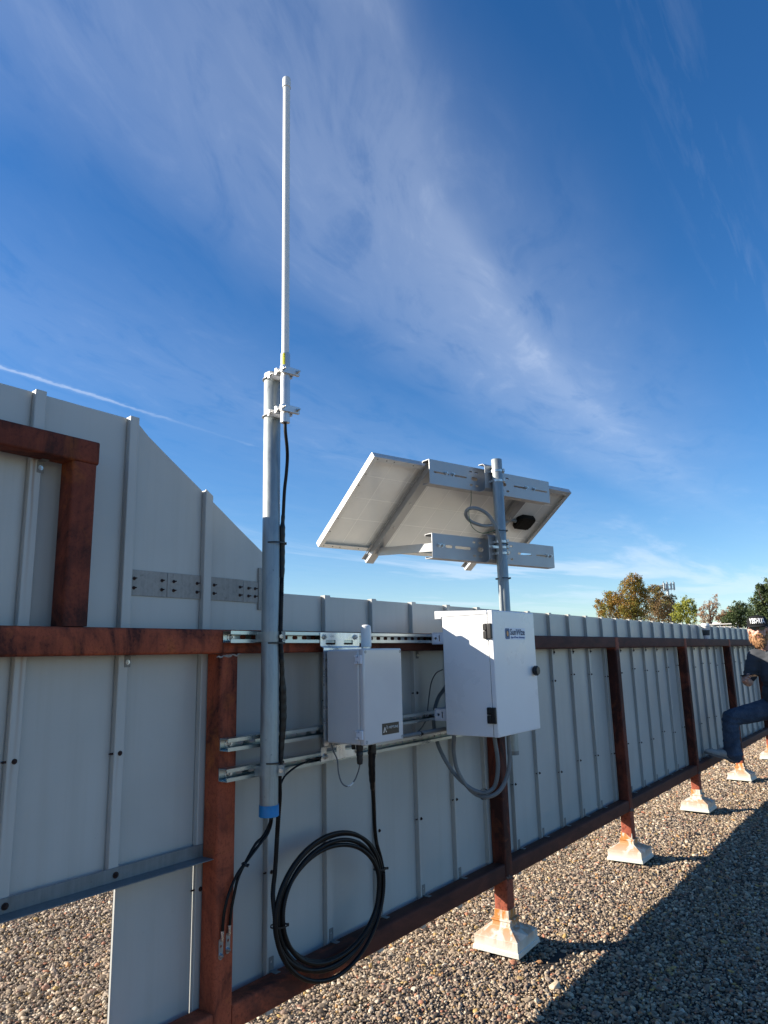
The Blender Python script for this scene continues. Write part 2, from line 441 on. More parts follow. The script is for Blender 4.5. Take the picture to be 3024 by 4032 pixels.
def ground_mat():
    m, nt, b = new_mat('gravel_bed')
    tc = nd(nt, 'ShaderNodeTexCoord')
    vo = nd(nt, 'ShaderNodeTexVoronoi', ins={'Vector': tc.outputs['Object'], 'Scale': 62.0, 'Randomness': 1.0})
    sp = nd(nt, 'ShaderNodeSeparateColor', ins={0: vo.outputs['Color']})
    c = ramp(nt, sp.outputs[0], [(0.0, (0.16, 0.13, 0.10)), (0.3, (0.32, 0.265, 0.20)), (0.6, (0.42, 0.355, 0.275)), (0.85, (0.54, 0.48, 0.40)), (1.0, (0.34, 0.25, 0.18))])
    c = mixc(nt, ramp(nt, vo.outputs['Distance'], [(0.35, 0.0), (0.75, 0.85)]), c, (0.03, 0.025, 0.02))
    nt.links.new(c, b.inputs['Base Color'])
    b.inputs['Roughness'].default_value = 0.85
    bump(nt, b, mth(nt, 'SUBTRACT', 1.0, vo.outputs['Distance']), 0.9, 0.012)


ground_mat()


def leaf_mat(name, stops):
    m, nt, b = new_mat(name)
    at = nd(nt, 'ShaderNodeAttribute', attribute_name='tone')
    c = ramp(nt, at.outputs['Fac'], stops)
    nt.links.new(c, b.inputs['Base Color'])
    b.inputs['Roughness'].default_value = 0.65
    b.inputs['Specular IOR Level'].default_value = 0.25
    tr = nd(nt, 'ShaderNodeBsdfTranslucent', ins={'Color': c})
    mx = nd(nt, 'ShaderNodeMixShader', ins={0: 0.25, 1: b.outputs[0], 2: tr.outputs[0]})
    nt.links.new(mx.outputs[0], nt.nodes['Material Output'].inputs[0])


leaf_mat('leaf_rust', [(0.0, (0.195, 0.111, 0.031)), (0.35, (0.338, 0.182, 0.042)), (0.6, (0.260, 0.208, 0.042)), (0.85, (0.195, 0.215, 0.047)), (1.0, (0.390, 0.247, 0.058))])
leaf_mat('leaf_dusk', [(0.0, (0.144, 0.105, 0.061)), (0.5, (0.254, 0.152, 0.061)), (0.75, (0.186, 0.186, 0.061)), (1.0, (0.338, 0.212, 0.072))])
leaf_mat('leaf_yellow', [(0.0, (0.130, 0.143, 0.034)), (0.5, (0.247, 0.260, 0.042)), (1.0, (0.390, 0.377, 0.065))])
leaf_mat('leaf_brown', [(0.0, (0.208, 0.130, 0.078)), (0.5, (0.364, 0.215, 0.117)), (1.0, (0.468, 0.299, 0.163))])
leaf_mat('leaf_oak', [(0.0, (0.033, 0.052, 0.021)), (0.5, (0.065, 0.094, 0.034)), (0.85, (0.117, 0.150, 0.055)), (1.0, (0.182, 0.202, 0.078))])


# ------------------------------------------------------------------ mesh helpers
def tag(o, label=None, cat=None, group=None, kind=None):
    if label:
        o['label'] = label
    if cat:
        o['category'] = cat
    if group:
        o['group'] = group
    if kind:
        o['kind'] = kind
    return o


def thing(name, label, cat, loc=(0, 0, 0), group=None):
    o = bpy.data.objects.new(name, None)
    o.empty_display_size = 0.05
    COL.objects.link(o)
    o.location = loc
    return tag(o, label, cat, group)


def rootloc(o):
    l = Vector((0, 0, 0))
    while o is not None:
        l += o.location
        o = o.parent
    return l


class MB:
    """collects shapes in world coordinates and links them as ONE mesh object"""

    def __init__(self):
        self.bm = bmesh.new()

    def poly_prism(self, pts, vec):
        a = [self.bm.verts.new(p) for p in pts]
        b = [self.bm.verts.new(Vector(p) + Vector(vec)) for p in pts]
        n = len(pts)
        self.bm.faces.new(a)
        self.bm.faces.new(list(reversed(b)))
        for i in range(n):
            self.bm.faces.new((a[i], b[i], b[(i + 1) % n], a[(i + 1) % n]))
        return self

    def box(self, x0, x1, y0, y1, z0, z1):
        return self.poly_prism([(x0, y0, z0), (x1, y0, z0), (x1, y1, z0), (x0, y1, z0)], (0, 0, z1 - z0))

    def obox(self, c, ax, ay, az, sx, sy, sz):
        """box about c with half sizes along given axes"""
        c = Vector(c)
        ax, ay, az = Vector(ax) * sx, Vector(ay) * sy, Vector(az) * sz
        return self.poly_prism([c - ax - ay - az, c + ax - ay - az, c + ax + ay - az, c - ax + ay - az], az * 2)

    def tube(self, pts, r, seg=12, closed=False, caps=True):
        pts = [Vector(p) for p in pts]
        n = len(pts)
        rs = r if hasattr(r, '__len__') else [r] * n
        t0 = (pts[1] - pts[0]).normalized()
        up = Vector((0, 0, 1)) if abs(t0.z) < 0.9 else Vector((1, 0, 0))
        nrm = t0.cross(up).normalized()
        rings = []
        prev = t0
        for i, p in enumerate(pts):
            if closed:
                t = (pts[(i + 1) % n] - pts[i - 1]).normalized()
            else:
                t = (pts[min(i + 1, n - 1)] - pts[max(i - 1, 0)]).normalized()
            q = prev.rotation_difference(t)
            nrm = q @ nrm
            prev = t
            bn = t.cross(nrm).normalized()
            rings.append([self.bm.verts.new(p + (nrm * math.cos(a) + bn * math.sin(a)) * rs[i]) for a in [2 * math.pi * k / seg for k in range(seg)]])
        m = n if closed else n - 1
        for i in range(m):
            A, B = rings[i], rings[(i + 1) % n]
            for k in range(seg):
                self.bm.faces.new((A[k], A[(k + 1) % seg], B[(k + 1) % seg], B[k]))
        if caps and not closed:
            self.bm.faces.new(list(reversed(rings[0])))
            self.bm.faces.new(rings[-1])
        return self

    def cyl(self, a, b, r, seg=24):
        return self.tube([a, b], r, seg)

    def lathe(self, c, prof, seg=28, axis=(0, 0, 1), cap=True):
        """prof: (radius, height) pairs along axis"""
        ax = Vector(axis).normalized()
        up = Vector((1, 0, 0)) if abs(ax.x) < 0.9 else Vector((0, 1, 0))
        e1 = ax.cross(up).normalized()
        e2 = ax.cross(e1)
        rings = []
        for r, h in prof:
            rings.append([self.bm.verts.new(Vector(c) + ax * h + (e1 * math.cos(t) + e2 * math.sin(t)) * max(r, 1e-5)) for t in [2 * math.pi * k / seg for k in range(seg)]])
        for A, B in zip(rings, rings[1:]):
            for k in range(seg):
                self.bm.faces.new((A[k], A[(k + 1) % seg], B[(k + 1) % seg], B[k]))
        if cap:
            self.bm.faces.new(list(reversed(rings[0])))
            self.bm.faces.new(rings[-1])
        return self

    def hexbolt(self, p, axis, r, h, washer=0.0):
        ax = Vector(axis).normalized()
        p = Vector(p)
        if washer:
            self.lathe(p, [(washer, 0), (washer, 0.0022)], 20, ax)
            p = p + ax * 0.0022
        self.lathe(p, [(r, 0), (r, h * 0.8), (r * 0.85, h)], 6, ax)
        self.lathe(p + ax * h, [(r * 0.45, 0), (r * 0.45, h * 0.6)], 10, ax)
        return self

    def plate(self, outer, holes, thick, M):
        """flat plate with real holes; outer / holes in 2-D, M places it (local z = thickness, from 0)"""
        cu = bpy.data.curves.new('tmp', 'CURVE')
        cu.dimensions = '2D'
        cu.fill_mode = 'BOTH'
        cu.extrude = thick / 2
        for loop in [outer] + list(holes):
            s = cu.splines.new('POLY')
            s.points.add(len(loop) - 1)
            for i, (x, y) in enumerate(loop):
                s.points[i].co = (x, y, 0, 1)
            s.use_cyclic_u = True
        ob = bpy.data.objects.new('tmp', cu)
        me = ob.to_mesh()
        me.transform(Matrix.Translation((0, 0, thick / 2)))
        me.transform(M)
        self.bm.from_mesh(me)
        ob.to_mesh_clear()
        bpy.data.objects.remove(ob)
        bpy.data.curves.remove(cu)
        return self

    def build(self, name, mat, parent=None, bevel=0.0, seg=2, smooth=True, angle=38, label=None, solid=0.0):
        bm = self.bm
        bmesh.ops.remove_doubles(bm, verts=bm.verts, dist=1e-5)
        bmesh.ops.recalc_face_normals(bm, faces=bm.faces)
        me = bpy.data.meshes.new(name)
        bm.to_mesh(me)
        bm.free()
        if parent is not None:
            l = rootloc(parent)
            me.transform(Matrix.Translation(-l))
        me.materials.append(MATS[mat])
        o = bpy.data.objects.new(name, me)
        COL.objects.link(o)
        if parent is not None:
            o.parent = parent
        if smooth:
            me.polygons.foreach_set('use_smooth', [True] * len(me.polygons))
            me.set_sharp_from_angle(angle=R(angle))
        if solid:
            s = o.modifiers.new('s', 'SOLIDIFY')
            s.thickness = solid
            s.offset = 0
        if bevel:
            b = o.modifiers.new('b', 'BEVEL')
            b.width = bevel
            b.segments = seg
            b.limit_method = 'ANGLE'
            b.angle_limit = R(40)
        if label:
            o['label'] = label
        return o


def rrect(x0, x1, y0, y1, r, n=5):
    out = []
    for cx, cy, a0 in ((x1 - r, y0 + r, -90), (x1 - r, y1 - r, 0), (x0 + r, y1 - r, 90), (x0 + r, y0 + r, 180)):
        for k in range(n + 1):
            a = R(a0 + 90 * k / n)
            out.append((cx + r * math.cos(a), cy + r * math.sin(a)))
    return out


def circ(x, y, r, n=14):
    return [(x + r * math.cos(2 * math.pi * k / n), y + r * math.sin(2 * math.pi * k / n)) for k in range(n)]


def frame(o, ex, ey, ez):
    m = Matrix((Vector(ex), Vector(ey), Vector(ez))).transposed().to_4x4()
    m.translation = Vector(o)
    return m


def spline(pts, step=0.01):
    P = [Vector(p) for p in pts]
    P = [P[0] * 2 - P[1]] + P + [P[-1] * 2 - P[-2]]
    out = []
    for i in range(1, len(P) - 2):
        a, b, c, d = P[i - 1:i + 3]
        n = max(2, int((c - b).length / step))
        for k in range(n):
            t = k / n
            out.append(0.5 * (2 * b + (c - a) * t + (2 * a - 5 * b + 4 * c - d) * t * t + (3 * b - a - 3 * c + d) * t ** 3))
    out.append(P[-2])
    return out


def text_mesh(txt, width, height, bold=0.0, shear=0.0, thick=0.0006, align='LEFT'):
    """lettering as a bmesh in the XY plane, from the origin, fitted to width x height"""
    cu = bpy.data.curves.new('tmp', 'FONT')
    cu.body = txt
    cu.size = 1
    cu.offset = bold
    cu.shear = shear
    cu.resolution_u = 3
    ob = bpy.data.objects.new('tmp', cu)
    me = ob.to_mesh()
    bm = bmesh.new()
    bm.from_mesh(me)
    ob.to_mesh_clear()
    bpy.data.objects.remove(ob)
    bpy.data.curves.remove(cu)
    xs = [v.co.x for v in bm.verts]
    ys = [v.co.y for v in bm.verts]
    sx, sy = width / (max(xs) - min(xs)), height / (max(ys) - min(ys))
    x0, y0 = min(xs), min(ys)
    for v in bm.verts:
        v.co = Vector(((v.co.x - x0) * sx, (v.co.y - y0) * sy, 0))
    r = bmesh.ops.extrude_face_region(bm, geom=list(bm.faces))
    for e in r['geom']:
        if isinstance(e, bmesh.types.BMVert):
            e.co.z += thick
    return bm


# ------------------------------------------------------------------ ground
gm = MB()
NX = [-400, -60, -8, -2, 0, 0.2, 1.2, 2.75, 3.4, 5.5, 7.8, 12, 16, 60, 400]
gv = [[gm.bm.verts.new((x, y, 0)) for y in NX] for x in NX]
for i in range(len(NX) - 1):
    for j in range(len(NX) - 1):
        gm.bm.faces.new((gv[i][j], gv[i + 1][j], gv[i + 1][j + 1], gv[i][j + 1]))
simple('dirt_gap_shade', (0.022, 0.018, 0.015), 0.9, 0, 0.3, 30)
ground = gm.build('ground', 'gravel_bed', smooth=False)
ground.data.materials.append(MATS['dirt_gap_shade'])       # grit under the loose stones, blackened to paint shade into their gaps
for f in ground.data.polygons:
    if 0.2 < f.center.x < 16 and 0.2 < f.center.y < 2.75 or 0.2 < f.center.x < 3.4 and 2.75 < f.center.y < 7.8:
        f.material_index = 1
tag(ground, kind='structure')


def scatter_points():
    P = []
    def grid(x0, x1, y0, y1, s):
        nx, ny = int((x1 - x0) / s), int((y1 - y0) / s)
        gx, gy = np.meshgrid(np.arange(nx), np.arange(ny))
        xs = x0 + (gx.ravel() + rng.uniform(-0.5, 0.5, gx.size) + 0.5) * s
        ys = y0 + (gy.ravel() + rng.uniform(-0.5, 0.5, gy.size) + 0.5) * s
        P.append(np.stack([xs, ys, np.full(xs.size, s)], 1))
    grid(1.2, 5.2, -0.2, 2.75, 0.0128)
    grid(0.2, 3.4, 2.75, 7.8, 0.0142)
    grid(5.2, 8.6, 0.1, 2.75, 0.0150)
    grid(8.6, 16.0, 0.1, 2.75, 0.0185)
    A = np.concatenate(P)
    # a scuffed bare spot in front of the largest footing
    d = ((A[:, 0] - 3.54) / 0.20) ** 2 + ((A[:, 1] - 1.67) / 0.075) ** 2
    return A[(d > 1.0) | (rng.uniform(0, 1, len(A)) < d * 0.6)]


def build_gravel():
    pts = scatter_points()
    me = bpy.data.meshes.new('gravel')
    n = len(pts)
    me.vertices.add(n)
    co = np.zeros((n, 3), np.float32)
    co[:, :2] = pts[:, :2]
    lump = np.array([noise.noise(Vector((x * 3.1, y * 3.1, 0))) for x, y in pts[:, :2]])
    co[:, 2] = rng.uniform(-0.35, 0.95, n) * pts[:, 2] * 0.55 + lump * 0.006
    me.vertices.foreach_set('co', co.ravel())
    at = me.attributes.new('size', 'FLOAT', 'POINT')
    sz = pts[:, 2] * np.exp(rng.normal(0, 0.36, n)) * 0.76
    at.data.foreach_set('value', sz.astype(np.float32))
    o = bpy.data.objects.new('gravel', me)
    COL.objects.link(o)
    tag(o, kind='stuff')
    o['label'] = 'mixed tan and grey river pebbles covering the roof'
    ng = bpy.data.node_groups.new('gravel_nodes', 'GeometryNodeTree')
    ng.interface.new_socket('Geometry', in_out='INPUT', socket_type='NodeSocketGeometry')
    ng.interface.new_socket('Geometry', in_out='OUTPUT', socket_type='NodeSocketGeometry')
    gi = ng.nodes.new('NodeGroupInput')
    go = ng.nodes.new('NodeGroupOutput')
    L = ng.links.new
    g2i = ng.nodes.new('GeometryNodeGeometryToInstance')
    for k in range(4):
        ico = ng.nodes.new('GeometryNodeMeshIcoSphere')
        ico.inputs['Radius'].default_value = 0.62
        ico.inputs['Subdivisions'].default_value = 3 if k < 2 else 2
        sp = ng.nodes.new('GeometryNodeSetPosition')
        ns = ng.nodes.new('ShaderNodeTexNoise')
        ns.inputs['Scale'].default_value = 1.25
        ns.inputs['Detail'].default_value = 1.5
        pos = ng.nodes.new('GeometryNodeInputPosition')
        va = ng.nodes.new('ShaderNodeVectorMath')
        va.operation = 'ADD'
        va.inputs[1].default_value = (k * 7.3, k * 3.1, k * 1.7)
        L(pos.outputs[0], va.inputs[0])
        L(va.outputs[0], ns.inputs['Vector'])
        sub = ng.nodes.new('ShaderNodeVectorMath')
        sub.operation = 'SUBTRACT'
        sub.inputs[1].default_value = (0.5, 0.5, 0.5)
        L(ns.outputs['Color'], sub.inputs[0])
        scl = ng.nodes.new('ShaderNodeVectorMath')
        scl.operation = 'SCALE'
        scl.inputs['Scale'].default_value = 0.75
        L(sub.outputs[0], scl.inputs[0])
        L(ico.outputs[0], sp.inputs['Geometry'])
        L(scl.outputs[0], sp.inputs['Offset'])
        ss = ng.nodes.new('GeometryNodeSetShadeSmooth')
        L(sp.outputs[0], ss.inputs['Geometry'])
        sm = ng.nodes.new('GeometryNodeSetMaterial')
        sm.inputs['Material'].default_value = MATS['pebble']
        L(ss.outputs[0], sm.inputs['Geometry'])
        L(sm.outputs[0], g2i.inputs[0])
    iop = ng.nodes.new('GeometryNodeInstanceOnPoints')
    L(gi.outputs[0], iop.inputs['Points'])
    L(g2i.outputs[0], iop.inputs['Instance'])
    iop.inputs['Pick Instance'].default_value = True
    ri = ng.nodes.new('FunctionNodeRandomValue')
    ri.data_type = 'INT'
    ri.inputs[4].default_value = 0
    ri.inputs[5].default_value = 3
    L(ri.outputs[2], iop.inputs['Instance Index'])
    rr = ng.nodes.new('FunctionNodeRandomValue')
    rr.data_type = 'FLOAT_VECTOR'
    rr.inputs[0].default_value = (-0.55, -0.55, -3.15)
    rr.inputs[1].default_value = (0.55, 0.55, 3.15)
    rr.inputs['Seed'].default_value = 3
    L(rr.outputs[0], iop.inputs['Rotation'])
    rs = ng.nodes.new('FunctionNodeRandomValue')
    rs.data_type = 'FLOAT_VECTOR'
    rs.inputs[0].default_value = (0.85, 0.65, 0.5)
    rs.inputs[1].default_value = (1.5, 1.1, 0.85)
    rs.inputs['Seed'].default_value = 5
    na = ng.nodes.new('GeometryNodeInputNamedAttribute')
    na.data_type = 'FLOAT'
    na.inputs[0].default_value = 'size'
    vs = ng.nodes.new('ShaderNodeVectorMath')
    vs.operation = 'SCALE'
    L(rs.outputs[0], vs.inputs[0])
    L(na.outputs[0], vs.inputs['Scale'])
    L(vs.outputs[0], iop.inputs['Scale'])
    L(iop.outputs[0], go.inputs[0])
    md = o.modifiers.new('scatter', 'NODES')
    md.node_group = ng


build_gravel()

# ------------------------------------------------------------------ the screen fence
YF = 1.897           # front face of the steel frame
PD = 0.0755          # tube size
YR = 1.975           # rib fronts
YP = 1.9970          # flat of the panels
RS = 0.31162         # rib spacing
RX = 2.1962          # rib 0
RW = 0.0317
ZLOW, ZTALL = 1.7196, 2.2526
PX0, PSP = 1.5907, 1.8727
SLX0 = 1.2998


def top_z(x, k=0):
    if k >= -1:
        return ZLOW
    if x <= SLX0:
        return ZTALL
    return max(ZLOW, ZTALL - 0.014 - (x - SLX0) * 0.652)


fence = thing('screen_fence', 'long pale metal rooftop screen wall on a rusty steel frame', 'fence', (PX0, YF, 0))


def ripple(x):
    return 0.0


def make_panel(k, zb, rib=True):
    x0 = RX + RS * k
    prof = [(x0 + RW, YP), (x0 + RW + 0.05, YP), (x0 + RS * 0.5, YP + 0.0012), (x0 + RS - 0.02, YP), (x0 + RS - 0.004, YP), (x0 + RS + 0.002, YP + 0.0035), (x0 + RS + 0.016, YP + 0.0035)]
    if rib:
        prof = [(x0 + 0.003, YP + 0.0070), (x0 + 0.003, YR + 0.0050), (x0, YR + 0.0050), (x0, YR + 0.0015), (x0 + 0.0015, YR), (x0 + RW - 0.002, YR), (x0 + RW, YR + 0.002), (x0 + RW, YP - 0.0005)] + prof
    extra = 0.004 if rib else 0
    mb = MB()
    cols = []
    for i, (x, y) in enumerate(prof):
        zt = top_z(x, k)
        if rib and i < 8:
            zt += extra
        cols.append((mb.bm.verts.new((x, y, zb)), mb.bm.verts.new((x, y, zt if zb < 0.5 or rib or k >= -3 else zt))))
    for a, b in zip(cols, cols[1:]):
        mb.bm.faces.new((a[0], b[0], b[1], a[1]))
    return mb


for k in range(-12, 42):
    if k < -3:
        zb = 0.868
    else:
        zb = 0.285
    if k == -3:
        up = make_panel(k, 0.87).build('wall_panel', 'panel_paint', fence, solid=0.0012, smooth=False)
        lo = MB()
        x0 = RX + RS * k
        lo.poly_prism([(x0 + RW - 0.001, YP - 0.004, 0.285), (x0 + RS + 0.001, YP - 0.004, 0.285), (x0 + RS + 0.001, YP - 0.003, 0.285), (x0 + RW - 0.001, YP - 0.003, 0.285)], (0, 0, 0.585))
        lo.box(x0 + RW - 0.001, x0 + RW + 0.0005, YP - 0.0120, YP - 0.003, 0.285, 0.87)
        lo.build('wall_panel', 'panel_paint', fence)
    else:
        make_panel(k, zb).build('wall_panel', 'panel_paint', fence, solid=0.0012, smooth=False)

# steel frame
def tube_box(x0, x1, y0, y1, z0, z1, mat, name, **kw):
    m = MB()
    r = 0.009
    if x1 - x0 > z1 - z0:
        m.poly_prism([(x0, a, b) for a, b in rrect(y0, y1, z0, z1, r, 4)], (x1 - x0, 0, 0))
    else:
        m.poly_prism([(a, b, z0) for a, b in rrect(x0, x1, y0, y1, r, 4)], (0, 0, z1 - z0))
    return m.build(name, mat, fence, angle=50, **kw)


top_rail = tube_box(-2.0, PX0 + PSP * 9 + PD, YF, YF + PD, 1.4916, 1.5712, 'rust_rail', 'top_rail')
tube_box(-2.0, 1.1127, YF + 0.001, YF + PD, 2.0456, 2.1164, 'rust_heavy', 'raised_rail')
tube_box(1.0352, 1.1107, YF + 0.003, YF + PD - 0.001, 1.5725, 2.0450, 'rust_heavy', 'raised_post')
posts = []
for k in range(-1, 10):
    x = PX0 + PSP * k
    zt = 1.4905 if k < 1 else 1.5695
    yo = 0.0 if k < 1 else -0.0022
    mat = 'rust_primer' if k in (0,) else 'rust_post'
    posts.append(tube_box(x, x + PD, YF + yo, YF + PD - 0.001, -0.01, zt, mat, 'post'))
for k in range(-1, 9):
    xa, xb = PX0 + PSP * k + PD + 0.0005, PX0 + PSP * (k + 1) - 0.0005
    tube_box(xa, xb, YF + 0.002, YF + PD, 0.338, 0.4165, 'rust_rail', 'bottom_rail')
# weld scars
wm = MB()
for (x0, z0, w, hgt) in ((1.633, 1.482, 0.05, 0.006), (1.600, 1.4795, 0.04, 0.004)):
    pts = []
    for i in range(9):
        t = i / 8
        pts.append((x0 - 0.03 + w * t + 0.02 * t, YF - 0.0018, z0 + hgt * math.sin(i * 1.9) * 0.6 + 0.006 * t))
    wm.tube(pts, [0.0012 + 0.0022 * abs(math.sin(i * 2.3)) for i in range(9)], 6)
wm.build('weld_scar', 'weld_grey', fence)
simple('weld_bead', (0.16, 0.12, 0.10), 0.75, 0.1, 0.5, 70, bmp=0.8, bscale=150)
for k in (1, 2, 3):
    w = MB()
    x = PX0 + PSP * k
    pts = [(x + 0.002 + 0.009 * j, YF - 0.0022, 0.345 + 0.010 * math.sin(j * 2.1 + k) + 0.006 * math.sin(j * 0.7)) for j in range(9)]
    w.tube(pts, [0.0030 + 0.0035 * abs(math.sin(j * 1.7 + k)) for j in range(9)], 6)
    w.build('weld_scar', 'weld_bead', fence)

# clips and screws on the ribs
for k in range(-3, 34):
    x = RX + RS * k
    m = MB()
    m.plate(rrect(0, 0.022, 0, 0.045, 0.003), [circ(0.011, 0.028, 0.0042)], 0.002, frame((x + 0.008, YR - 0.0005, 0.4175), (1, 0, 0), (0, 0, 1), (0, -1, 0)))
    m.box(x + 0.008, x + 0.030, YR - 0.036, YR - 0.0025, 0.4175, 0.4197)
    if -4 < k and not any(PX0 + PSP * j - 0.03 < x + 0.02 < PX0 + PSP * j + PD + 0.01 for j in range(9)):
        m.build('rail_clip', 'old_galv', fence)
    else:
        m.bm.free()
for k in range(-5, 34):
    x = RX + RS * k
    if any(PX0 + PSP * j - 0.03 < x + 0.02 < PX0 + PSP * j + PD + 0.01 for j in range(9)):
        continue
    zc = 1.4915 if k > -4 else 2.0452
    c = MB()
    c.plate(rrect(0, 0.02, -0.036, -0.0005, 0.002), [], 0.0018, frame((x + 0.018, YR - 0.0005, zc), (1, 0, 0), (0, 0, 1), (0, -1, 0)))
    c.box(x + 0.018, x + 0.038, YR - 0.03, YR - 0.002, zc - 0.0025, zc - 0.0008)
    cl = c.build('rail_clip', 'old_galv', fence)
    MB().hexbolt((x + 0.028, YR - 0.0023, zc - 0.021), (0, -1, 0), 0.0055, 0.004, 0.007).build('clip_screw', 'bolt_steel' if k < 4 else 'rust_screw', cl)
for k in range(-5, 34):
    x = RX + RS * k
    zs = (1.302 + 0.02 * math.sin(k * 1.7), 0.752 + 0.02 * math.sin(k * 2.3 + 1))
    if k == -4:
        zs = (1.2205,)
    if k == -3:
        zs = (1.2055,)
    if k in (-2,):
        zs = (0.755,)
    for z in zs:
        s = MB()
        s.lathe((x + 0.018, YR + 0.0005, z), [(0.0075, 0), (0.0075, 0.002), (0.0045, 0.0025), (0.0045, 0.0065), (0.003, 0.008)], 10, (0, -1, 0))
        s.lathe((x + 0.0005, YR + 0.008, z), [(0.003, 0), (0.003, 0.010), (0.001, 0.014)], 8, (-1, 0, 0))
        s.box(x + 0.0005, x + 0.018, YR + 0.006, YR + 0.009, z - 0.002, z + 0.002)
        s.box(x + 0.016, x + 0.019, YR + 0.0006, YR + 0.009, z - 0.002, z + 0.002)
        s.build('panel_screw', 'rust_screw', fence)

# angle bar under the short panels
ab = MB()
ab.box(-1.0, 1.6135, YR - 0.0045, YR - 0.0015, 0.850, 0.890)
ab.box(-1.0, 1.6135, YR - 0.062, YR - 0.0046, 0.850, 0.8528)
bar = ab.build('angle_bar', 'old_galv', fence, bevel=0.001)
s = MB()
for x in (RX - 3 * RS + 0.02, RX - 4 * RS + 0.02):
    s.hexbolt((x, YR - 0.0045, 0.870), (0, -1, 0), 0.006, 0.005, 0.009)
for z in (0.862, 0.879):
    s.lathe((1.603, YR - 0.0046, z), [(0.0045, 0), (0.0045, 0.0006)], 12, (0, -1, 0))
s.build('bar_bolt', 'rust_screw', bar)

# grey splice plates across the raised panels
def splice(x0, x1, z0, z1, dy=0.0):
    m = MB()
    m.box(x0, x1, YP - 0.0042 - dy, YP - 0.0022, z0, z1)
    sp = m.build('splice_plate', 'splice_zinc', fence, bevel=0.0006, seg=1)
    if x1 - x0 > 0.06:
        b = MB()
        xs = (x0 + 0.012, x1 - 0.02) if x0 < 1.4 else (x0 + 0.025, x1 - 0.015)
        for x in xs:
            for z in (z0 + 0.024, z1 - 0.028):
                b.lathe((x, YP - 0.004 - dy, z), [(0.006, 0), (0.0055, 0.002), (0.0022, 0.003), (0.0020, 0.014), (0.0006, 0.017)], 8, (0, -1, 0))
        b.build('plate_screw', 'rust_screw', sp)


q = 1.9970 / 1.97
def zq(z):
    return 1.47 + z * q
splice(1.3000, 1.4355, zq(0.2045), zq(0.2855))
splice(1.4370, 1.5725, zq(0.2045), zq(0.2855))
splice(1.6065, 1.7660, zq(0.2042), zq(0.2845))
splice(1.7675, 1.8400, zq(0.2035), zq(0.2830))
splice(1.8405, 1.8700, zq(0.1788), zq(0.3339), 0.003)


# ------------------------------------------------------------------ post footings
def footing():
    t = thing('post_footing', '', 'footing', (0, 0, 0))
    m = MB()
    h1, h2 = 0.123, 0.119
    rings = [(0.127, 0.028), (0.1245, 0.049), (h2, 0.051), (h2, 0.095), (0.112, 0.0985), (0.058, 0.1265), (0.051, 0.131), (0.049, 0.152), (0.055, 0.155), (0.055, 0.162), (0.041, 0.164), (0.0405, 0.203)]
    rr = []
    for i, (hh, z) in enumerate(rings):
        rr.append([m.bm.verts.new((sx * hh, sy * hh, z)) for sx, sy in ((-1, -1), (1, -1), (1, 1), (-1, 1))])
    for A, B in zip(rr, rr[1:]):
        for k in range(4):
            m.bm.faces.new((A[k], A[(k + 1) % 4], B[(k + 1) % 4], B[k]))
    m.bm.faces.new(list(reversed(rr[0])))
    m.bm.faces.new(rr[-1])
    m.build('flashing_cover', 'white_coating', t, bevel=0.0015, seg=1, smooth=False)
    MB().box(-0.10, 0.10, -0.10, 0.10, -0.02, 0.040).build('curb_shade', 'dark_hole', t)  # black block, its colour standing in for the shadow beneath the cover
    return t


flabels = {-1: 'white coated post footing outside the view beside the tall screen',
           0: 'white coated post footing under the rusty post beside the black cable coil',
           1: 'largest white post footing, under the post behind the white enclosure',
           2: 'second white post footing along the wall, casting a long shadow on gravel',
           3: 'third white post footing with rust streaked collar, just before the raised shoe',
           4: 'white post footing with orange rust stains directly below the raised shoe',
           5: 'small white post footing behind the standing man at the frame edge'}
ft = None
for k in range(0, 8):
    x = PX0 + PSP * k + PD / 2
    if ft is None:
        ft = footing()
        o = ft
    else:
        o = ft.copy()
        COL.objects.link(o)
        for ch in ft.children:
            c = ch.copy()
            COL.objects.link(c)
            c.parent = o
    o.location = (x, YF + PD / 2, -0.004 * (k % 3))
    o.rotation_euler = (R(0.9 * math.sin(k * 2.1)), R(0.9 * math.cos(k * 3.3)), R(2.2 * math.sin(k * 1.3)))
    o['group'] = 'white post footings along the screen wall'
    o['label'] = flabels.get(k, 'white post footing hidden along the wall past the man, one of the farthest')

# ------------------------------------------------------------------ strut channels
YS = YF - 0.041
def strut(zc, x0, x1, label):
    t = thing('strut_channel', label, 'metal channel', (x0, YS, zc), 'slotted strut channels bolted across the posts')
    m = MB()
    h = 0.0198
    n = int((x1 - x0 - 0.04) / 0.0508)
    slots = [rrect(0.022 + 0.0508 * i, 0.050 + 0.0508 * i, -0.007, 0.007, 0.0068, 4) for i in range(n)]
    m.plate([(0, -h), (x1 - x0, -h), (x1 - x0, h), (0, h)], slots, 0.0025, frame((x0, YF - 0.0005, zc), (1, 0, 0), (0, 0, 1), (0, -1, 0)))
    for sg in (-1, 1):
        za, zb = sorted((zc + sg * h, zc + sg * (h - 0.0025)))
        m.box(x0, x1, YS, YF - 0.0031, za, zb)
        za, zb = sorted((zc + sg * (h - 0.0026), zc + sg * (h - 0.0095)))
        m.box(x0, x1, YS, YS + 0.0024, za, zb)
        za, zb = sorted((zc + sg * (h - 0.0096), zc + sg * (h - 0.0116)))
        m.box(x0, x1, YS + 0.0001, YS + 0.008, za, zb)
    m.build('channel', 'zinc', t, angle=30)
    for x in (PX0 + 0.037, PX0 + PSP + 0.037):
        MB().hexbolt((x, YF - 0.003, zc), (0, -1, 0), 0.008, 0.007, 0.0165).build('washer_bolt', 'bolt_steel', t)
    return t


